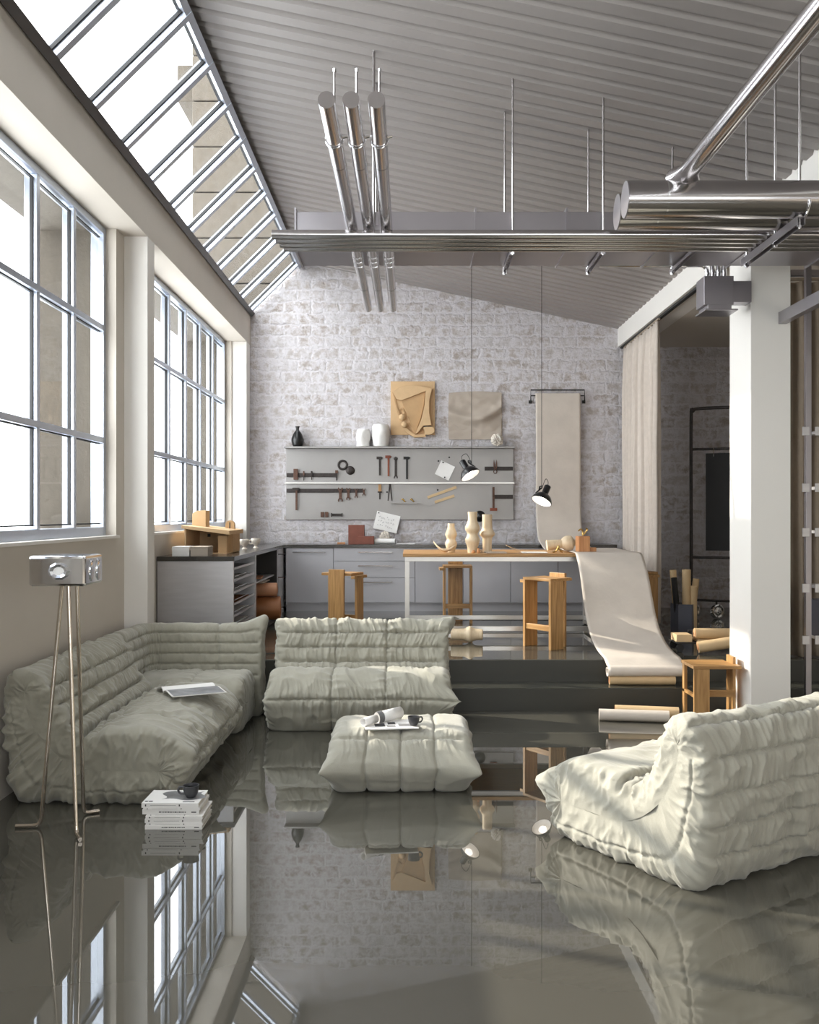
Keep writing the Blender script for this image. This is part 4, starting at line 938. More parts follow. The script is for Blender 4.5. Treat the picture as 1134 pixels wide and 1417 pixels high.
for (px, py, r) in ((557, 580.5, 4.6), (560, 590.5, 4.4)):
    x, z_ = q(px, py); MB().lathe([(0, 0)] + [(r*YB/F*math.sin(a), r*YB/F*(1-math.cos(a))) for a in np.linspace(0.2, PI*0.62, 12)] + [(r*YB/F*0.6, r*YB/F*1.15), (0, r*YB/F*1.1)], n=24, mtx=Matrix.Translation((x, -0.10, z_)) @ Matrix.Rotation(-PI/2+0.5, 4, 'X')).build('half_dome', M['cardboard'], t, smooth=True)
x, z_ = q(592, 591); MB().box(x-0.055, x+0.05, -0.10, -0.096, z_-0.006, z_+0.006).build('slot', M['dark_in'], t)
c = at(658, 608.5, YB); t = thing('canvas_relief', 'grey draped canvas relief hanging right of the cardboard one', 'wall art', (c.x, YB, c.z))
def drape(u, v):
    x = (u-0.5)*0.695 - 0.01*math.sin(v*3); z_ = v*0.60 + 0.035*math.sin(u*2.2+0.4)*v
    fold_ = 0.62 - 0.22*math.sin(u*PI)*1.0 + 0.10*(u-0.3)
    y = -0.03 - 0.055*math.exp(-((v-fold_)/0.10)**2) + 0.018*math.exp(-((v-fold_+0.16)/0.12)**2)
    y -= 0.05*math.exp(-((u-0.70)/0.22)**2-((v-0.40)/0.16)**2) + 0.012*float(perlin(u*6, v*9, 3))
    return (x, y, z_)
MB().grid(drape, 48, 40, thick=0.012, tdir=(0, -1, 0)).build('draped_canvas', M['canvas'], t, smooth=True)
MB().box(-0.352, 0.352, -0.018, -0.002, 0.02, 0.58).build('stretcher', M['canvas'], t)
# sketch on the wall and things on the back worktop
BY = 12.12
c = at(535.5, 722.5, YB-0.06); t = thing('pinned_sketch', 'white sheet with ink sketches pinned tilted under the zinc panel', 'drawing', (c.x, PY-0.006, c.z)); t.rotation_euler = (0, 0.235, 0)
MB().grid(lambda u, v: ((u-0.5)*0.315, -0.012*(1-v)*(u-0.3), (v-0.5)*0.232), 8, 8, thick=0.0015, tdir=(0, 1, 0)).build('sheet', M['paper'], t)
sk_ = MB()
rr_ = random.Random(5)
for row in range(3):
    for i in range(7):
        x = -0.105+i*0.032+rr_.uniform(-.006, .006); z_ = 0.045-row*0.055+rr_.uniform(-.008, .008); pts = [(x+rr_.uniform(-.015, .015), -0.0135+0.004*j*0, z_+rr_.uniform(-.014, .014)) for j in range(4)]
        sk_.tube(smoothpath(pts, 3), 0.0011, 4)
sk_.build('ink_sketch', M['ink'], t)
MB().lathe([(0.008, 0), (0.009, 0.010), (0, 0.013)], n=12, mtx=Matrix.Translation((-0.13, -0.006, 0.095)) @ Matrix.Rotation(PI/2, 4, 'X')).build('pin', M['black_matte'], t)
def onback(px, Y=BY): return at(px, 0, Y).x
t = thing('brown_box', 'oxide brown box with a step, on the back worktop', 'box', (onback(494), BY, CT+0.001))
MB().box(-0.105, 0.10, -0.08, 0.10, 0, 0.245).build('tall_part', M['redbox'], t, bevel=0.003)
MB().box(0.025, 0.225, -0.12, -0.081, 0, 0.10).box(0.101, 0.225, -0.081, 0.05, 0, 0.10).build('low_part', M['redbox'], t, bevel=0.003)
box_thing('wood_offcut', 'thin wood offcut on the back worktop left of the brown box', 'offcut', onback(467), onback(478), BY-0.03, BY+0.03, CT+0.001, CT+0.022, M['block_wood'], 0.1)
hroll('paper_roll', 'short white paper roll tied with a band on the back worktop', 'paper roll', (onback(519), BY-0.04, CT+0.036), (onback(547), BY-0.06, CT+0.036), 0.034, M['paper'], None, M['dark_in'])
wad((onback(533), BY+0.07, CT+0.001), 0.075, M['stone_white'], 'crumpled paper behind the short paper roll on the back worktop', 9, 1.1)
box_thing('flat_sheet', 'flat white sheet lying on the back worktop', 'paper', onback(550), onback(575), BY-0.12, BY+0.05, CT+0.001, CT+0.008, M['paper'], -0.1)

# ================================================================== PAPER RUNNER
RWX0, RWX1 = 1.64, 2.29
t = thing('paper_rail', 'black wall rail the long paper sheet hangs from', 'rail', ((RWX0+RWX1)/2, YB, at(0, 548, YB).z))
ra, rb_ = at(734, 0, YB).x-(RWX0+RWX1)/2, at(808, 0, YB).x-(RWX0+RWX1)/2
MB().tube([(ra, -0.02, -0.08), (ra, -0.07, -0.08), (ra, -0.07, 0.07), (rb_, -0.07, 0.07), (rb_, -0.07, -0.08), (rb_, -0.02, -0.08)], 0.009, 8).build('bent_bar', M['black_matte'], t)
MB().tube([(ra, -0.07, -0.005), (rb_, -0.07, -0.005)], 0.007, 8).build('hanging_bar', M['black_matte'], t)
MB().box(ra-0.02, ra+0.02, -0.02, 0, -0.10, -0.06).build('wall_plate', M['black_matte'], t); MB().box(rb_-0.02, rb_+0.02, -0.02, 0, -0.10, -0.06).build('wall_plate', M['black_matte'], t)
zr = at(0, 548, YB).z
path = smoothpath([(0, 12.345, zr-0.02), (0, 12.327, zr+0.008), (0, 12.305, zr-0.03), (0, 12.31, 2.6), (0, 12.32, 1.9), (0, 12.31, 1.6), (0, 12.22, 1.40), (0, 12.05, 1.275), (0, 11.82, 1.232), (0, 11.4, 1.17), (0, 10.85, 1.17), (0, 10.42, 1.225), (0, 10.2, 1.232),
                   (0, 9.8, 1.226), (0, 9.3, 1.226), (0, 9.17, 1.215), (0, 9.06, 1.15), (0, 8.93, 1.02), (0, 8.80, 0.83), (0, 8.66, 0.64), (0, 8.48, 0.51), (0, 8.28, 0.435), (0, 8.08, 0.405), (0, 7.93, 0.39), (0, 7.80, 0.345)], 8)
# closing curl at the end
for i in range(1, 30):
    a = i/29*2*PI*1.1; path.append(Vector((0, 7.78-0.045*math.sin(a)*(1-i/90), 0.30+0.045*math.cos(a)*(1-i/90))))
NP = len(path)-1
def run(u, v):
    p = path[min(NP, int(round(v*NP)))]; s_ = min(1, max(0, (9.2-p.y)/1.2))
    x = lerp(RWX0, RWX1 - 0.06*min(1, max(0, (p.y-9.4)/2.5)), u) - 0.02*s_ + 0.02*math.sin(v*9)
    wv = 0.006*float(perlin(u*3, v*22, 5)) + 0.010*math.sin(u*4+v*30)*s_*(1-s_)*2
    return (x, p.y + (wv if (p.z > 1.3 or p.y < 9.1) else 0)*0.6, p.z + (abs(wv) if 7.9 < p.y < 9.2 else 0))
tag(MB().grid(run, 22, NP).build('paper_sheet', M['runner'], None, smooth=True, solid=0.003), 'long beige paper sheet hanging down the brick wall, over the bench and down the steps', 'paper sheet')

# ================================================================== WORK BENCH
TZ, TY0, TY1, TX0, TX1 = 1.214, 9.25, 10.35, -0.065, 2.27
t = thing('work_bench', 'long bench with a bamboo top on a pale steel frame, on the platform', 'table', ((TX0+TX1)/2, (TY0+TY1)/2, PZ))
ox, oy, oz = (TX0+TX1)/2, (TY0+TY1)/2, PZ
MB().box(TX0-ox, TX1-ox, TY0-oy, TY1-oy, TZ-0.032-oz, TZ-oz).build('bench_top', M['bamboo_x'], t, bevel=0.002)
fx0, fx1, fy0, fy1, fh = -0.045-ox, 1.95-ox, 9.31-oy, 10.31-oy, TZ-0.033-oz
s_ = 0.045
for y in (fy0, fy1):
    MB().box(fx0, fx1, y-s_/2, y+s_/2, fh-s_, fh).build('top_rail', M['tablesteel'], t, bevel=0.002)
    MB().box(fx0+s_, fx1-s_, y-s_/2, y+s_/2, 0.075, 0.075+s_).build('bottom_rail', M['tablesteel'], t, bevel=0.002)
for x in (fx0, fx1-s_):
    MB().box(x, x+s_, fy0+s_/2, fy1-s_/2, fh-s_, fh).build('side_rail', M['tablesteel'], t, bevel=0.002)
    MB().box(x, x+s_, fy0+s_/2, fy1-s_/2, 0.075, 0.075+s_).build('side_rail', M['tablesteel'], t, bevel=0.002)
    for y in (fy0, fy1):
        MB().box(x, x+s_, y-s_/2, y+s_/2, 0.03, fh-s_).build('leg', M['tablesteel'], t, bevel=0.002)
        MB().lathe([(0.03, 0), (0.03, 0.012), (0.012, 0.015), (0.012, 0.031)], c=(x+s_/2, y, 0), n=16).build('foot', M['black_matte'], t)

TT = TZ+0.001
vase(616.5, 632.8, 724, 763, 9.62, [(0.62, 0), (0.66, .05), (1, .30), (0.72, .46), (1, .64), (0.62, .86), (0.58, 1.0), (0.48, .99), (0.45, .8), (0.3, .5)], M['pale_wood'], 'wood_vase', 'smallest turned wooden vase on the bench, left of the three standing ones', 'vase', 'turned wooden vases', TT)
vase(644, 664.5, 708.5, 764.5, 9.50, [(0.66, 0), (0.68, .08), (0.76, .16), (1, .31), (0.7, .46), (1, .60), (0.62, .80), (0.64, .98), (0.66, 1.0), (0.52, .99), (0.45, .8), (0.3, .5)], M['pale_wood'], 'wood_vase', 'tallest turned wooden vase in the middle of the bench group', 'vase', 'turned wooden vases', TT)
vase(664.2, 685, 711, 763, 9.58, [(0.60, 0), (0.62, .25), (0.66, .38), (0.98, .46), (1.0, .52), (0.72, .62), (0.66, .72), (0.66, .98), (0.64, 1.0), (0.5, .99), (0.45, .8), (0.3, .5)], M['pale_wood'], 'wood_vase', 'straight turned wooden vase with a ringed collar, right of the three standing ones', 'vase', 'turned wooden vases', TT)
def hz_vase(p, ang, L_, prof, m, label, group, tilt=0.0):
    mx = max(r for r, _ in prof); pts = smoothpath([Vector((r, 0, z*L_)) for r, z in prof], 6)
    mt = Matrix.Rotation(ang, 4, 'Z') @ Matrix.Rotation(PI/2+tilt, 4, 'Y') @ Matrix.Translation((0, 0, -L_/2))
    mb = MB().lathe([(max(q_.x, 0), q_.z) for q_ in pts], n=36, mtx=mt); zm_ = min(v[2] for v in mb.v)
    mb.v = [(a, b, c_-zm_) for a, b, c_ in mb.v]
    return tag(mb.build('wood_vase', m, None, p, smooth=True, angle=60), label, 'vase', group)
hz_vase(at(777, 762, 9.62)*Vector((1, 1, 0)).x if False else (at(778, 0, 9.62).x, 9.62, 1.2285), 0.0, 0.31, [(0.055, 0), (0.052, .1), (0.047, .45), (0.05, .5), (0.072, .60), (0.078, .72), (0.07, .84), (0.035, .90), (0.03, .93), (0.038, 1.0), (0.03, .99), (0.0, .95)], M['pale_wood'], 'wooden vase with a ball body lying on the bench by the paper', 'turned wooden vases', -0.10)
hz_vase((at(646, 0, 9.0).x, 9.0, PZ+0.001), -0.10, 0.30, [(0.05, 0), (0.054, .05), (0.056, .35), (0.058, .45), (0.078, .60), (0.062, .72), (0.055, .80), (0.052, .95), (0.05, 1.0), (0.035, .98), (0.02, .6)], M['pale_wood'], 'turned wooden vase lying on the platform floor near the steps', 'turned wooden vases')
# leaf-like carved bowl
c = at(616, 764, 9.45)
def leaf(u, v):
    a = (u-0.5)*2; x = a*0.115; wv = (1-abs(a)**2.2)*0.055+0.004
    return (x, (v-0.5)*2*wv, 0.018+0.085*abs(a)**1.8*(1.15 if a < 0 else 0.8)+0.02*((v-0.5)*2)**2*(1-abs(a)))
tag(MB().grid(leaf, 30, 8, thick=0.016).build('carved_bowl', M['pale_wood'], None, (c.x, 9.45, TT+0.004), smooth=True), 'leaf-shaped carved wooden bowl at the left end of the bench', 'bowl')
for i, (px, h, lab) in enumerate(((655.5, 0.03, 'tiny turned wooden piece in front of the tallest vase'), (662.5, 0.05, 'tiny turned wooden bottle between the tall vases'))):
    vase(px-2.6, px+2.6, 0, 0, 9.38, [(0.8, 0), (1, .2), (1, .5), (.5, .7), (.6, 1), (0, 1)], M['block_wood'], 'wood_piece', lab, 'wood piece', 'tiny wooden pieces on the bench', TT) if False else tag(MB().lathe([(0.016, 0), (0.019, h*.2), (0.019, h*.5), (0.010, h*.7), (0.012, h), (0, h)], n=20).build('wood_piece', M['block_wood'], None, (at(px, 0, 9.38).x, 9.38, TT), smooth=True), lab, 'wood piece', 'tiny wooden pieces on the bench')
box_thing('grey_folder', 'thin grey folder at the front of the bench right of the vases', 'folder', at(672, 0, 9.4).x, at(700, 0, 9.4).x, 9.32, 9.50, TT, TT+0.012, M['canvas'], 0.05)
box_thing('flat_sheet', 'flat white sheet in the middle of the bench', 'paper', at(722, 0, 9.5).x, at(757, 0, 9.5).x, 9.38, 9.62, TT, TT+0.005, M['paper'], -0.04)
c = at(710, 0, 10.1); tag(MB().grid(lambda u, v: ((u-0.5)*0.14, (v-0.5)*0.07*(1-0.5*u), 0.05*(1-u)**1.5+0.006), 12, 4, thick=0.008).build('wood_shaving', M['pale_wood'], None, (c.x, 10.1, TT+0.003), smooth=True), 'curved wooden offcut at the back of the bench', 'offcut')
box_thing('wood_block', 'upright cherry wood block on the paper at the end of the bench', 'block', at(799, 0, 9.42).x, at(815, 0, 9.42).x, 9.37, 9.48, 1.2285, 1.2285+0.155, M['block_wood'], 0.12, 0.002)
box_thing('wood_block', 'small cherry wood cube beside the upright block', 'block', at(816, 0, 9.42).x, at(825, 0, 9.42).x, 9.40, 9.45, 1.2285, 1.2285+0.042, M['block_wood'], 0.1, 0.002)
c = at(807, 0, 9.42); tag(MB().tube(smoothpath([(-0.045, 0, 0.05), (-0.02, 0, 0.068), (0.0, 0, 0.045), (0.0, 0, 0.008), (0.02, 0, 0.03), (0.045, 0, 0.062), (0.03, 0, 0.08)], 5), 0.0085, 8).build('brass_curl', M['brass'], None, (c.x, 9.42, 1.3845), smooth=True), 'curled brass piece on top of the upright cherry block', 'brass bit')
c = at(772, 0, 9.35); tag(MB().tube(smoothpath([(-0.05, 0, 0.012), (-0.02, 0, 0.02), (0.0, 0, 0.05), (0.01, 0, 0.075), (0.02, 0, 0.03), (0.05, 0, 0.012)], 5), 0.0075, 8).build('brass_curl', M['brass'], None, (c.x, 9.35, TT-0.002), smooth=True), 'curled brass piece in front of the lying wooden vase', 'brass bit')

# ================================================================== STOOLS
def stool_parts(root, h, w_, seat_w):
    """three upright boards carrying a seat board; the wide board rises above the seat"""
    hw, hd_, t_ = seat_w/2, 0.15, 0.028
    MB().box(-hw+0.03, -hw+0.03+t_, -hd_, -hd_+w_, 0, h).build('leg', M['bamboo'], root, bevel=0.002)
    MB().box(hw-t_, hw, -hd_, -hd_+w_, 0, h).build('leg', M['bamboo'], root, bevel=0.002)
    MB().box(-w_*0.62, w_*0.62, hd_-t_, hd_, 0, h+0.062).build('back_board', M['bamboo'], root, bevel=0.002)
    MB().box(-hw-0.012, -hw+0.03, -hd_, hd_-t_-0.001, h-0.028, h).box(-hw+0.03, hw-0.001, -hd_, hd_-t_-0.001, h+0.0005, h+0.026).build('seat', M['bamboo_x'], root, bevel=0.002)
    MB().box(-hw+0.03+t_, hw-t_, -hd_+0.01, -hd_+0.04, h*0.27, h*0.27+0.05).build('stretcher', M['bamboo_x'], root, bevel=0.002)
    MB().box(-0.02, 0.02, -hd_+0.041, hd_-t_, h*0.27+0.004, h*0.27+0.034).build('cross_bar', M['bamboo_x'], root, bevel=0.002)
def stool(label, x, y, z, rot, h=0.625, w_=0.135, sw=0.36):
    t = thing('bamboo_stool', label, 'stool', (x, y, z), rot, 'bamboo board stools'); stool_parts(t, h, w_, sw); return t
stool('tall bamboo stool in front of the drawer cabinet, left of the bench', -0.66, 9.35, PZ, PI-0.42)
stool('tall bamboo stool behind the bench between its steel legs', 0.53, 10.72, PZ, 0.0)
stool('tall bamboo stool in front of the bench near the platform edge', 1.28, 8.72, PZ, -0.95, 0.62, 0.16, 0.40)
stool('tall bamboo stool half hidden behind the draped paper, in front of the curtain', 2.335, 9.58, PZ, PI/2+0.12)
t = thing('low_bamboo_stool', 'low bamboo stool on the lower floor beside the white pillar', 'stool', (2.365, 7.40, 0), 0.0)
h = 0.43
MB().box(-0.165, -0.045, -0.145, -0.12, 0, h-0.026).build('front_board', M['bamboo'], t, bevel=0.002)
MB().box(-0.165, -0.14, -0.12, 0.17, h*0.42, h*0.42+0.025).build('shelf', M['bamboo_x'], t, bevel=0.002)
MB().box(-0.165, -0.14, 0.12, 0.172, 0, h-0.026).build('leg', M['bamboo'], t, bevel=0.002)
MB().box(0.165, 0.19, -0.05, 0.10, 0, h+0.055).build('back_board', M['bamboo'], t, bevel=0.002)
MB().box(-0.172, 0.164, -0.15, 0.18, h-0.025, h).box(0.164, 0.20, -0.15, -0.052, h-0.025, h).build('seat', M['bamboo_x'], t, bevel=0.002)
MB().box(-0.045, 0.165, -0.09, -0.065, h*0.42, h*0.42+0.05).build('stretcher', M['bamboo_x'], t, bevel=0.002)

# rolls on the step and the floor
hroll('paper_roll', 'kraft paper roll on the step under the end of the long paper sheet', 'paper roll', (1.66, 7.80, SZ+0.041), (2.20, 7.79, SZ+0.041), 0.04, M['kraft'], 'paper rolls on the steps')
hroll('paper_roll', 'white paper roll on the lower floor below the steps', 'paper roll', (1.475, 7.30, 0.046), (1.995, 7.22, 0.046), 0.045, M['runner'], 'paper rolls on the steps', M['runner'])
hroll('paper_roll', 'kraft paper roll on the lower floor behind the white roll', 'paper roll', (1.63, 7.45, 0.046), (2.11, 7.36, 0.046), 0.045, M['kraft'], 'paper rolls on the steps')

# ================================================================== PENDANT LAMPS
def pendant(px, Y, z, lean, label, cordx):
    top = ceil_z(cordx)
    t = thing('pendant_lamp', label, 'pendant lamp', (cordx, Y, z), 0, 'black pendant lamps over the bench')
    MB().tube([(0, 0, 0.13), (0, 0, top-z)], 0.0035, 8).build('cord', M['black_matte'], t)
    MB().lathe([(0.0, 0.0), (0.05, 0.0), (0.05, 0.03), (0.0, 0.032)], c=(0, 0, top-z-0.03), n=24).build('ceiling_cup', M['black'], t, smooth=True)
    dx = at(px, 0, Y).x-cordx
    R_ = Matrix.Translation((dx, 0, 0)) @ Matrix.Rotation(lean, 4, 'Y') @ Matrix.Rotation(-0.34, 4, 'X')
    pf = [(0.108, 0.0), (0.113, 0.0), (0.114, 0.008), (0.104, 0.035), (0.085, 0.065), (0.055, 0.088), (0.040, 0.094), (0.036, 0.10), (0.036, 0.19), (0.030, 0.197), (0.0, 0.198)]
    MB().lathe(pf, n=44, mtx=R_, caps=False).build('lamp_shade', M['black'], t, smooth=True)
    MB().lathe([(0.1075, 0.001), (0.098, 0.034), (0.08, 0.060), (0.05, 0.080), (0.0, 0.086)], n=44, mtx=R_, caps=False).build('reflector', M['lamp_white'], t, smooth=True)
    MB().lathe([(0.0, 0.012), (0.03, 0.016), (0.045, 0.034), (0.035, 0.058), (0.018, 0.075)], n=28, mtx=R_).build('bulb', M['glow'], t, smooth=True)
    sg = 1 if lean < 0 else -1
    P = lambda x, y, zz: R_ @ Vector((x, y, zz))
    MB().tube([P(0.09*sg, 0, 0.06), P(0.052*sg, 0, 0.15), P(0.058*sg, 0, 0.165), P(0.078*sg, 0, 0.15), P(0.07*sg, 0, 0.105)], 0.0085, 8).build('grip', M['black'], t)
    e = P(0, 0, 0.198)
    MB().tube(smoothpath([e, e+Vector((0.0, 0, 0.05)), Vector((e.x*0.55, 0, max(e.z+0.07, 0.20))), Vector((e.x*0.12, 0, 0.16)), Vector((0, 0, 0.13))], 6), 0.003, 6).build('loop_cord', M['black_matte'], t, smooth=True)
pendant(651.5, 10.15, 2.02, -0.50, 'black pendant lamp hanging in front of the zinc tool panel', at(653, 0, 10.15).x)
pendant(749.5, 10.05, 1.74, 0.45, 'black pendant lamp hanging lower, in front of the long paper sheet', at(750, 0, 10.05).x)

# ================================================================== RIGHT ALCOVE
def curtain(name, label, p0, p1, z0, z1, m, waves, amp, seed, track=True):
    p0, p1 = Vector((*p0, 0)), Vector((*p1, 0)); d = p1-p0; L_ = d.length; n_ = Vector((-d.y, d.x, 0)).normalized()
    t = thing(name, label, 'curtain', ((p0+p1)/2)[:2] + (z0,) if False else ((p0.x+p1.x)/2, (p0.y+p1.y)/2, z0))
    c = Vector(((p0.x+p1.x)/2, (p0.y+p1.y)/2, 0))
    def fn(u, v):
        a = u*waves*2*PI + 0.9*float(perlin(u*waves*0.6, 3.3, seed))*3; pinch = 0.55+0.45*min(1, (1-v)*6)
        off = amp*(math.sin(a)+0.25*math.sin(2.3*a+seed))*pinch*(0.85+0.35*float(perlin(u*9, v*1.5, seed+2)))
        off += 0.012*float(perlin(u*30, v*3, seed+4))
        q_ = p0 + d*u + n_*off - c
        return (q_.x, q_.y, v*(z1-z0))
    MB().grid(fn, int(waves*16), 26).build('drape', m, t, smooth=True, solid=0.004)
    a, b = p0-c, p1-c; e = d.normalized()
    if track: MB().tube([a-e*0.02+Vector((0, 0, z1-z0+0.022)), b+e*0.02+Vector((0, 0, z1-z0+0.022))], 0.016, 4).build('heading', M['curtain_dk'], t)
    return t
curtain('curtain', 'beige curtain drawn aside in front of the dark brick alcove', (2.80, 12.22), (2.765, 10.42), PZ+0.012, 3.745, M['curtain'], 14, 0.06, 2)
tag(MB().box(2.78, 2.82, 7.72, 12.38, 3.785, 3.809).build('curtain_rail', M['black_matte'], None), 'dark curtain track under the white beam', 'curtain rail')
curtain('curtain', 'taupe curtain hanging right of the white pillar behind the shelf', (3.10, 8.08), (5.3, 8.08), PZ+0.012, 3.60, M['curtain_dk'], 15, 0.06, 6)
tag(MB().box(3.0, 5.4, 8.055, 8.105, 3.65, 3.70).box(3.0, 3.03, 8.06, 8.10, 3.70, 3.809).box(5.3, 5.33, 8.06, 8.10, 3.70, 3.809).build('curtain_rail', M['duct'], None), 'grey curtain rail over the taupe curtain', 'curtain rail')
# shelving right of the pillar
t = thing('metal_shelving', 'metal shelving with clamped brackets at the right edge behind the pillar', 'shelving', (3.16, 7.45, 0))
MB().box(-0.022, 0.022, -0.02, 0.02, 0, 3.80).build('post', M['duct'], t, bevel=0.002)
MB().box(1.2, 1.244, -0.02, 0.02, 0, 3.80).build('post', M['duct'], t, bevel=0.002)
for py in (597, 675, 736.5, 813.5, 885):
    zz = at(0, py, 7.45).z
    for x in (-0.055, 0.045):
        MB().box(x-0.0, x+0.055 if x < 0 else x+0.06, -0.035, -0.021, zz-0.034, zz+0.034).build('clamp', M['steel_br'], t, bevel=0.002)
    MB().box(0.106, 1.19, -0.03, 0.30, zz-0.012, zz+0.012).build('shelf', M['steel_br'], t, bevel=0.002)
MB().box(-0.03, -0.022, -0.03, 0.03, 0, 0.006).build('base_plate', M['duct'], t) if False else None
box_thing('storage_box', 'blue-grey storage box on the lowest shelf at the right edge', 'box', 3.27, 3.60, 7.45, 7.72, at(0, 885, 7.45).z+0.0125, at(0, 832, 7.45).z, M['bin'])
tag(MB().box(-0.03, 0.03, -4.5, 0, -0.045, 0.045).build('rail_bar', M['duct'], None, (2.85, 7.179, 3.10), bevel=0.003), 'square metal rail fixed to the front of the pillar, running toward the viewer', 'rail')
# rolling rack with a hanging black board
t = thing('clothes_rack', 'black tube rolling rack with big chrome casters against the dark brick wall', 'rack', (3.36, 11.2, PZ))
zt_ = at(0, 566, 11.2).z-PZ; m1_ = at(0, 622, 11.2).z-PZ; m2_ = at(0, 771, 11.2).z-PZ; lo_ = 0.20
ex_, ey_ = 1.15, -0.50
MB().tube(smoothpath([(0, 0, lo_), (0, 0, 1.0), (0, 0, zt_-0.12), (0.02, -0.01, zt_-0.03), (0.09, -0.04, zt_), (0.6, -0.26, zt_), (ex_-0.09, ey_+0.04, zt_), (ex_-0.02, ey_+0.01, zt_-0.03), (ex_, ey_, zt_-0.12), (ex_, ey_, 1.0), (ex_, ey_, lo_)], 6), 0.019, 12).build('frame', M['iron'], t, smooth=True)
for zz in (m1_, m2_, lo_+0.01): MB().tube([(0, 0, zz), (ex_, ey_, zz)], 0.015, 10).build('cross_bar', M['iron'], t, smooth=True)
for (a, b) in ((0.02, 0.02), (0.27, -0.10), (ex_-0.1, ey_+0.02), (0.62, -0.25)):
    R_ = Matrix.Translation((a, b-0.03, 0.086)) @ Matrix.Rotation(PI/2, 4, 'X') @ Matrix.Rotation(0.35, 4, 'Y')
    wl_ = MB().lathe([(0.0, -0.025), (0.04, -0.025), (0.085, -0.02), (0.085, 0.02), (0.07, 0.026), (0.05, 0.018), (0.04, 0.026), (0.022, 0.026), (0.016, 0.04), (0, 0.04)], n=30, mtx=R_).build('caster', M['chrome'], t, smooth=True)
    MB().tube([R_ @ Vector((0.0785*math.cos(x), 0.0785*math.sin(x), 0.0)) for x in np.linspace(0, 2*PI, 30, endpoint=False)], 0.0075, 8, closed=True).build('tyre', M['black_matte'], wl_) if False else None
    MB().tube([(a, b, 0.16), (a, b, lo_)], 0.012, 8).build('caster_stem', M['iron'], t)
t = thing('hanging_board', 'black board hung by hooks from the rolling rack', 'board', (3.36, 11.2, PZ))
e = Vector((ex_, ey_, 0)).normalized(); P = lambda a, zz, o: Vector((e.x*a + e.y*o, e.y*a - e.x*o, zz))
zb0, zb1 = at(0, 762, 11.05).z-PZ, at(0, 627, 11.05).z-PZ
vs = [P(a, zz, o) for o in (0.022, 0.035) for zz in (zb0, zb1) for a in (0.17, 1.10)]
MB().add(vs, [(0, 1, 3, 2), (4, 6, 7, 5), (0, 4, 5, 1), (2, 3, 7, 6), (0, 2, 6, 4), (1, 5, 7, 3)]).build('sheet', M['black_matte'], t)
for a in (0.26, 1.0):
    MB().tube(smoothpath([P(a, m1_-0.06, 0.045), P(a, m1_-0.09, 0.05), P(a, m1_-0.08, 0.026), P(a, m1_, 0.021), P(a, m1_+0.022, 0.0), P(a, m1_+0.0, -0.021)], 5), 0.0055, 6).build('hook', M['chrome'], t, smooth=True)
# hexagonal bin with rolls
bxp, byp = 2.83, 9.68
t = thing('hexagonal_bin', 'dark hexagonal bin full of paper rolls in front of the brick alcove', 'bin', (bxp, byp, PZ))
zr_ = at(0, 835, byp).z-PZ
hexp = [(0.135*math.cos(PI/6+PI/3*i+0.35), 0.135*math.sin(PI/6+PI/3*i+0.35)) for i in range(6)]
hb = MB(); n6 = 6
vo = [(x, y, z_) for z_ in (0, zr_) for x, y in hexp]; vi = [(x*0.94, y*0.94, z_) for z_ in (0.01, zr_) for x, y in hexp]
hb.add(vo+vi, [tuple(range(5, -1, -1)), tuple(range(12, 18))] + [(i, (i+1) % 6, 6+(i+1) % 6, 6+i) for i in range(6)] + [(12+(i+1) % 6, 12+i, 18+i, 18+(i+1) % 6) for i in range(6)] + [(6+i, 6+(i+1) % 6, 18+(i+1) % 6, 18+i) for i in range(6)])
hb.build('body', M['bin'], t)
def broll(a, b, r, m, name, label):
    c = Vector(a); q_ = [Vector((0, 0, 0)), Vector(b)-c]; ax = (q_[1]-q_[0]).normalized()
    mb = MB().tube(q_, r, 24, caps=False).tube(q_, r*0.84, 24, caps=False)
    o_ = ax.orthogonal().normalized(); s2 = ax.cross(o_)
    for q0 in q_:
        vs = []
        for i in range(24):
            an = 2*PI*i/24
            for rr in (r, r*0.84): vs.append(q0+(o_*math.cos(an)+s2*math.sin(an))*rr)
        mb.add(vs, [(2*i, 2*((i+1) % 24), 2*((i+1) % 24)+1, 2*i+1) for i in range(24)])
    tag(mb.build(name, m, None, c, smooth=True), label, 'paper roll', 'rolls in the hexagonal bin')
zb_ = PZ+0.03
broll((bxp+0.015, byp-0.035, zb_), (bxp+0.012, byp-0.045, at(0, 788, byp).z), 0.043, M['kraft'], 'paper_roll', 'widest and tallest kraft roll standing in the hexagonal bin')
broll((bxp-0.060, byp-0.025, zb_), (bxp-0.118, byp-0.05, at(0, 799, byp).z), 0.030, M['black_matte'], 'paper_roll', 'black roll leaning left in the hexagonal bin')
broll((bxp-0.045, byp+0.055, zb_), (bxp-0.100, byp+0.05, at(0, 789, byp).z), 0.034, M['kraft'], 'paper_roll', 'kraft roll behind the black one in the hexagonal bin')
broll((bxp+0.075, byp+0.025, zb_), (bxp+0.135, byp+0.03, at(0, 801, byp).z), 0.033, M['kraft'], 'paper_roll', 'kraft roll leaning right in the hexagonal bin')
broll((bxp+0.083, byp-0.058, zb_), (bxp+0.076, byp-0.08, at(0, 810, byp).z), 0.033, M['kraft'], 'paper_roll', 'short upright kraft roll at the front of the hexagonal bin')
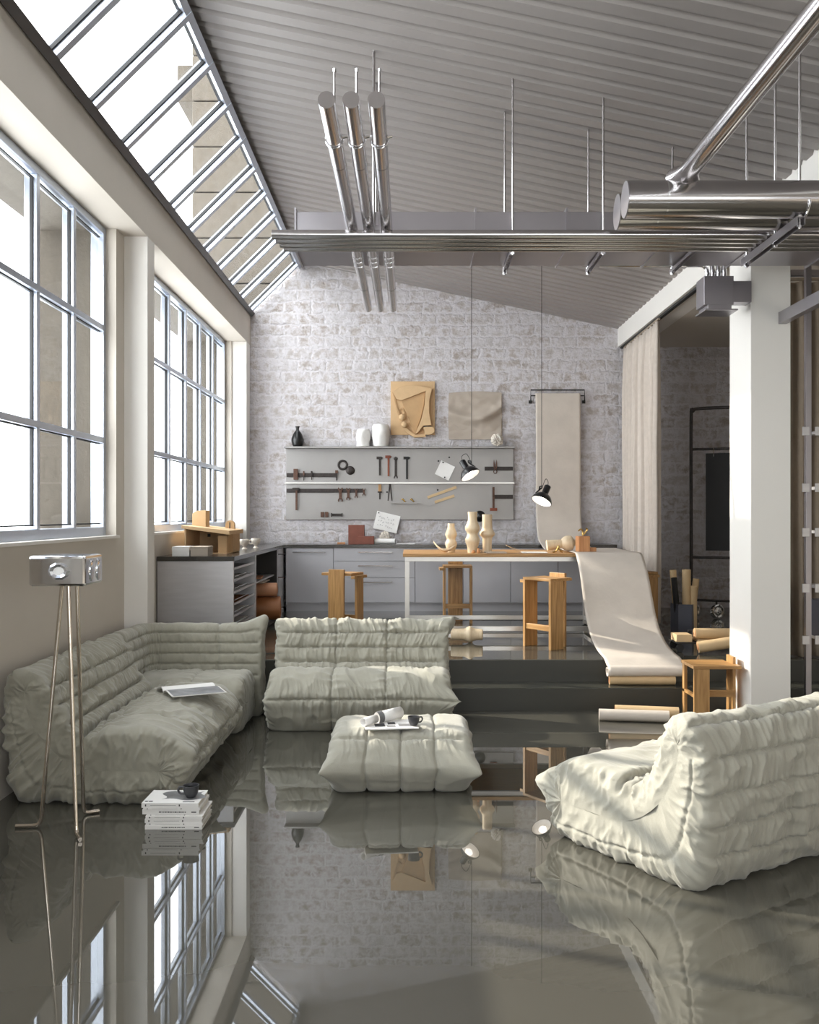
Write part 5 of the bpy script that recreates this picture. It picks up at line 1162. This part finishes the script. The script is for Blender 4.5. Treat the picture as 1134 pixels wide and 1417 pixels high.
# low cart with rolls
t = thing('low_cart', 'low black cart stacked with kraft paper, beside the white pillar', 'cart', (2.66, 8.50, PZ))
MB().box(-0.28, 0.75, -0.14, 0.17, 0.075, 0.086).build('deck', M['black_matte'], t, bevel=0.002)
MB().box(-0.10, 0.73, 0.115, 0.155, 0.155, 0.165).build('rear_rail', M['black_matte'], t, bevel=0.002)
for x in (-0.10, 0.70): MB().box(x, x+0.03, 0.12, 0.15, 0.086, 0.155).build('upright', M['black_matte'], t)
for (x, y) in ((-0.24, -0.10), (-0.24, 0.13), (0.68, -0.10), (0.68, 0.13)):
    MB().lathe([(0, -0.013), (0.033, -0.013), (0.036, 0), (0.033, 0.013), (0, 0.013)], n=20, mtx=Matrix.Translation((x, y, 0.0365)) @ Matrix.Rotation(PI/2, 4, 'X')).build('caster', M['black_matte'], t, smooth=True)
    MB().box(x-0.012, x+0.012, y-0.012, y+0.012, 0.058, 0.076).build('caster_stem', M['iron'], t)
box_thing('kraft_board', 'thick kraft board sticking out of the low cart on its left', 'board', 2.39, 2.53, 8.40, 8.58, PZ+0.087, PZ+0.152, M['kraft'])
box_thing('kraft_stack', 'flat stack of kraft sheets on the low cart', 'paper', 2.58, 3.38, 8.40, 8.60, PZ+0.087, PZ+0.105, M['kraft'])
hroll('paper_roll', 'thick kraft roll lying on the low cart', 'paper roll', (2.57, 8.47, PZ+0.154), (3.25, 8.465, PZ+0.154), 0.048, M['kraft'], 'rolls on the low cart')
hroll('paper_roll', 'slim kraft roll slanting across the low cart', 'paper roll', (2.54, 8.27, PZ+0.058), (3.15, 8.22, PZ+0.16), 0.05, M['kraft'], 'rolls on the low cart')

# ================================================================== OVERHEAD SERVICES
def cylinder_thing(name, label, cat, p0, p1, r, m, group=None, n=40):
    c = (Vector(p0)+Vector(p1))/2; t = thing(name, label, cat, c, 0, group)
    MB().tube([Vector(p0)-c, Vector(p1)-c], r, n).build('pipe_run', m, t, smooth=True); return t, c
# three long pipes running to the brick wall
nm3 = ['left', 'middle', 'right']
for i, px in enumerate((452, 486, 521)):
    x = at(px, 0, 3.914).x; z_ = 3.328
    t, c = cylinder_thing('ceiling_pipe', ['leftmost of the three steel pipes running to the brick wall', 'middle one of the three steel pipes running to the brick wall', 'rightmost of the three steel pipes running to the brick wall'][i], 'pipe',
                          (x, 3.914, z_), (x, 6.42, z_), 0.0362, M['steel'], 'three long ceiling pipes')
    MB().tube([(0, 6.42-c.y, 0), (0, 7.86-c.y, 0)], 0.0345, 36).build('narrow_run', M['steel'], t, smooth=True)
    for yc, rr in ((6.35, 0.0385), (6.47, 0.0375), (6.24, 0.0385)):
        MB().tube([(0, yc-c.y-0.022, 0), (0, yc-c.y+0.022, 0)], rr, 36).build('coupler', M['chrome'], t, smooth=True)
    MB().tube([(0, 4.62-c.y, 0), (0, 4.624-c.y, 0)], 0.0368, 36).build('joint_ring', M['iron'], t, smooth=True)
    MB().tube([(0, 7.12-c.y, 0), (0, 7.125-c.y, 0)], 0.0352, 36).build('joint_ring', M['iron'], t, smooth=True)
    yc, rr = 4.33, 0.0362
    MB().tube([((rr+0.004)*math.cos(a), yc-c.y, (rr+0.004)*math.sin(a)) for a in np.linspace(0, 2*PI, 28, endpoint=False)], 0.0035, 6, closed=True).build('hanger_ring', M['chrome'], t, smooth=True)
    MB().tube([(rr, yc-c.y, 0.01), (rr+0.022, yc-c.y, 0.015)], 0.007, 8).build('hanger_bolt', M['chrome'], t, smooth=True)
    zz_ = at(0, 96, yc).z-z_
    MB().tube([(0.0, yc-c.y, rr+0.003), (0.0, yc-c.y, zz_)], 0.0055, 10).build('threaded_rod', M['steel'], t, smooth=True)
    MB().tube([(0.0, yc-c.y, zz_-0.012), (0.0, yc-c.y, zz_+0.002)], 0.0095, 6).build('rod_nut', M['chrome'], t)
# flat duct
DX0, DX1, DY0, DY1, DZ0, DZ1 = -0.768, 5.49, 6.28, 6.70, 3.368, 3.629
t = thing('flat_duct', 'wide flat galvanised duct crossing the room under the ceiling', 'duct', ((DX0+DX1)/2, (DY0+DY1)/2, DZ0))
cx, cy = (DX0+DX1)/2, (DY0+DY1)/2
MB().box(DX0-cx, DX1-cx, DY0-cy, DY1-cy, 0.005, DZ1-DZ0-0.005).build('duct_run', M['duct'], t, bevel=0.003)
for x in (-0.762, 0.44, 1.05, 1.66, 2.27, 2.84, 3.45, 4.06, 4.67, 5.28):
    MB().box(x-cx-0.006, x-cx+0.006, DY0-cy-0.018, DY1-cy+0.03, -0.006, DZ1-DZ0+0.018).build('flange', M['duct'], t)
# thin pipes
for i, yy_ in enumerate((5.57, 5.656, 5.742, 5.828)):
    cylinder_thing('thin_pipe', ['front one of the four thin pipes along the duct', 'second thin pipe from the front along the duct', 'third thin pipe from the front along the duct', 'thin pipe closest to the flat duct'][i], 'pipe',
                   (-0.815+0.012*i, yy_, 3.259), (5.49, yy_, 3.259), 0.0285, M['steel'], 'four thin pipes', 24)
# big pipes
for i, (yy_, px, lab) in enumerate(((5.18, 866, 'front thick steel pipe at the upper right, with a branch running toward the viewer'), (5.392, 855, 'rear one of the two thick steel pipes at the upper right'))):
    x0 = at(px, 0, yy_).x
    t, c = cylinder_thing('thick_pipe', lab, 'pipe', (x0, yy_, 3.336), (5.49, yy_, 3.336), 0.1015, M['steel'], 'two thick pipes', 64)
    MB().tube([(x0-c.x+0.21, 0, 0), (x0-c.x+0.220, 0, 0)], 0.1035, 64).build('joint_ring', M['chrome'], t, smooth=True)
    if i == 0:
        bx_ = 1.505-c.x; bz = 3.452-c.z
        MB().tube([(bx_, -0.02, bz), (bx_, 0.5-c.y, bz)], 0.0515, 48).build('branch_run', M['steel'], t, smooth=True)
        MB().lathe([(0.0516, 0.26), (0.053, 0.16), (0.060, 0.09), (0.078, 0.03), (0.095, -0.01)], n=40, mtx=Matrix.Translation((bx_, -0.02, bz)) @ Matrix.Rotation(PI/2, 4, 'X') @ Matrix.Diagonal((1, 0.72, 1, 1))).build('branch_saddle', M['steel'], t, smooth=True)
    MB().tube([(x0-c.x-0.004, 0, 0), (x0-c.x+0.001, 0, 0)], 0.0985, 64).build('end_cap', M['duct'], t)
# trapeze hangers
def trapeze(x, y0, y1, label, rods, zt_=3.362, h_=0.024, wd=0.032):
    t = thing('trapeze_hanger', label, 'pipe hanger', (x, (y0+y1)/2, zt_-h_), 0, 'trapeze hangers under the duct'); c = (y0+y1)/2
    b = MB().box(-wd/2, -wd/2+0.004, y0-c, y1-c, 0, h_).box(wd/2-0.004, wd/2, y0-c, y1-c, 0, h_)
    n_ = int((y1-y0)/0.05)
    for i in range(n_):
        ya = y0-c+(y1-y0)*i/n_; b.box(-wd/2+0.004, wd/2-0.004, ya, ya+(y1-y0)/n_*0.6, h_-0.005, h_-0.0005)
    b.build('channel', M['duct'], t)
    for y in rods:
        MB().tube([(0, y-c, -0.02), (0, y-c, ceil_z(x)-zt_+h_+0.006)], 0.0075, 10).build('rod', M['steel'], t, smooth=True)
        MB().tube([(0, y-c, -0.014), (0, y-c, -0.001)], 0.015, 6).build('nut', M['chrome'], t)
        MB().tube([(0, y-c, h_+0.001), (0, y-c, h_+0.012)], 0.015, 6).build('nut', M['chrome'], t)
trapeze(0.685, 6.20, 6.77, 'duct hanger with two rods, near the middle of the flat duct', (6.225, 6.745))
trapeze(1.285, 6.20, 6.77, 'duct hanger with two rods, left of the thick pipe ends', (6.225, 6.745))
trapeze(1.89, 6.20, 6.77, 'duct hanger with one rod, behind the thick pipes', (6.745,))
trapeze(2.14, 5.13, 6.00, 'heavy hanger carrying the thick and thin pipes, left of the white pillar top', (5.150, 5.495, 5.96), 3.229, 0.045, 0.045)
for o in [o for o in bpy.data.objects if o.name.startswith('trapeze_hanger')][-1:]:
    hz_, hy_ = o.location.z, o.location.y
    for yy_ in (5.18, 5.392):
        MB().tube([(0.028, yy_-hy_+0.1095*math.cos(a), 3.336-hz_+0.1095*math.sin(a)) for a in np.linspace(-PI*0.9, PI*0.0, 24)], 0.006, 8).build('pipe_strap', M['chrome'], o, smooth=True)
    for yy_ in (5.57, 5.656, 5.742, 5.828):
        MB().tube([(0.028, yy_-hy_+0.034*math.cos(a), 3.259-hz_+0.034*math.sin(a)) for a in np.linspace(-PI*0.85, PI*0.1, 14)], 0.0045, 6).build('pipe_strap', M['chrome'], o, smooth=True)
# rods that hold the left end of the duct
for y, lab in ((6.253, 'hanger rod at the front of the duct beside the three pipes'), (6.715, 'hanger rod at the back of the duct beside the three pipes')):
    x = -0.238; t = thing('hanger_rod', lab, 'hanger rod', (x, y, DZ1-0.10), 0, 'rods at the left end of the duct')
    MB().tube([(0, 0, 0), (0, 0, ceil_z(x)-DZ1+0.104)], 0.0105, 12).build('rod', M['steel'], t, smooth=True)
    MB().box(-0.03, 0.03, -0.004, 0.004, 0.0, 0.08, mtx=Matrix.Translation((0, 0.012 if y < 6.5 else -0.008, 0))).build('plate', M['duct'], t)
# junction box on the pillar with its conduit
t = thing('junction_box', 'grey steel junction box with conduits on the side of the white pillar', 'junction box', (2.39, 7.22, 3.14))
MB().box(-0.155, 0.07, -0.10, 0.10, 0.05, 0.27).build('box', M['duct'], t, bevel=0.004)
MB().box(-0.13, 0.05, -0.11, 0.11, 0.012, 0.05).build('collar', M['duct'], t, bevel=0.003)
MB().box(-0.16, 0.09, -0.14, 0.10, 0.0, 0.012).build('bottom_plate', M['duct'], t, bevel=0.003)
MB().box(0.07, 0.218, -0.06, 0.06, 0.08, 0.24).build('wall_bracket', M['duct'], t)
for x in (-0.06, -0.015, 0.03): MB().tube(smoothpath([(x, 0, 0.271), (x, 0, 0.34), (x-0.015, 0.0, 0.42), (x-0.05, 0.0, 0.46)], 5), 0.018, 12).build('conduit', M['chrome'], t, smooth=True)
MB().tube(smoothpath([(-0.10, 0.0, 0.272), (-0.10, 0, 0.33), (-0.13, 0, 0.372), (-0.2, 0, 0.378), (-0.5, 0, 0.378), (-0.93, 0, 0.378)], 6), 0.017, 12).build('conduit', M['chrome'], t, smooth=True)
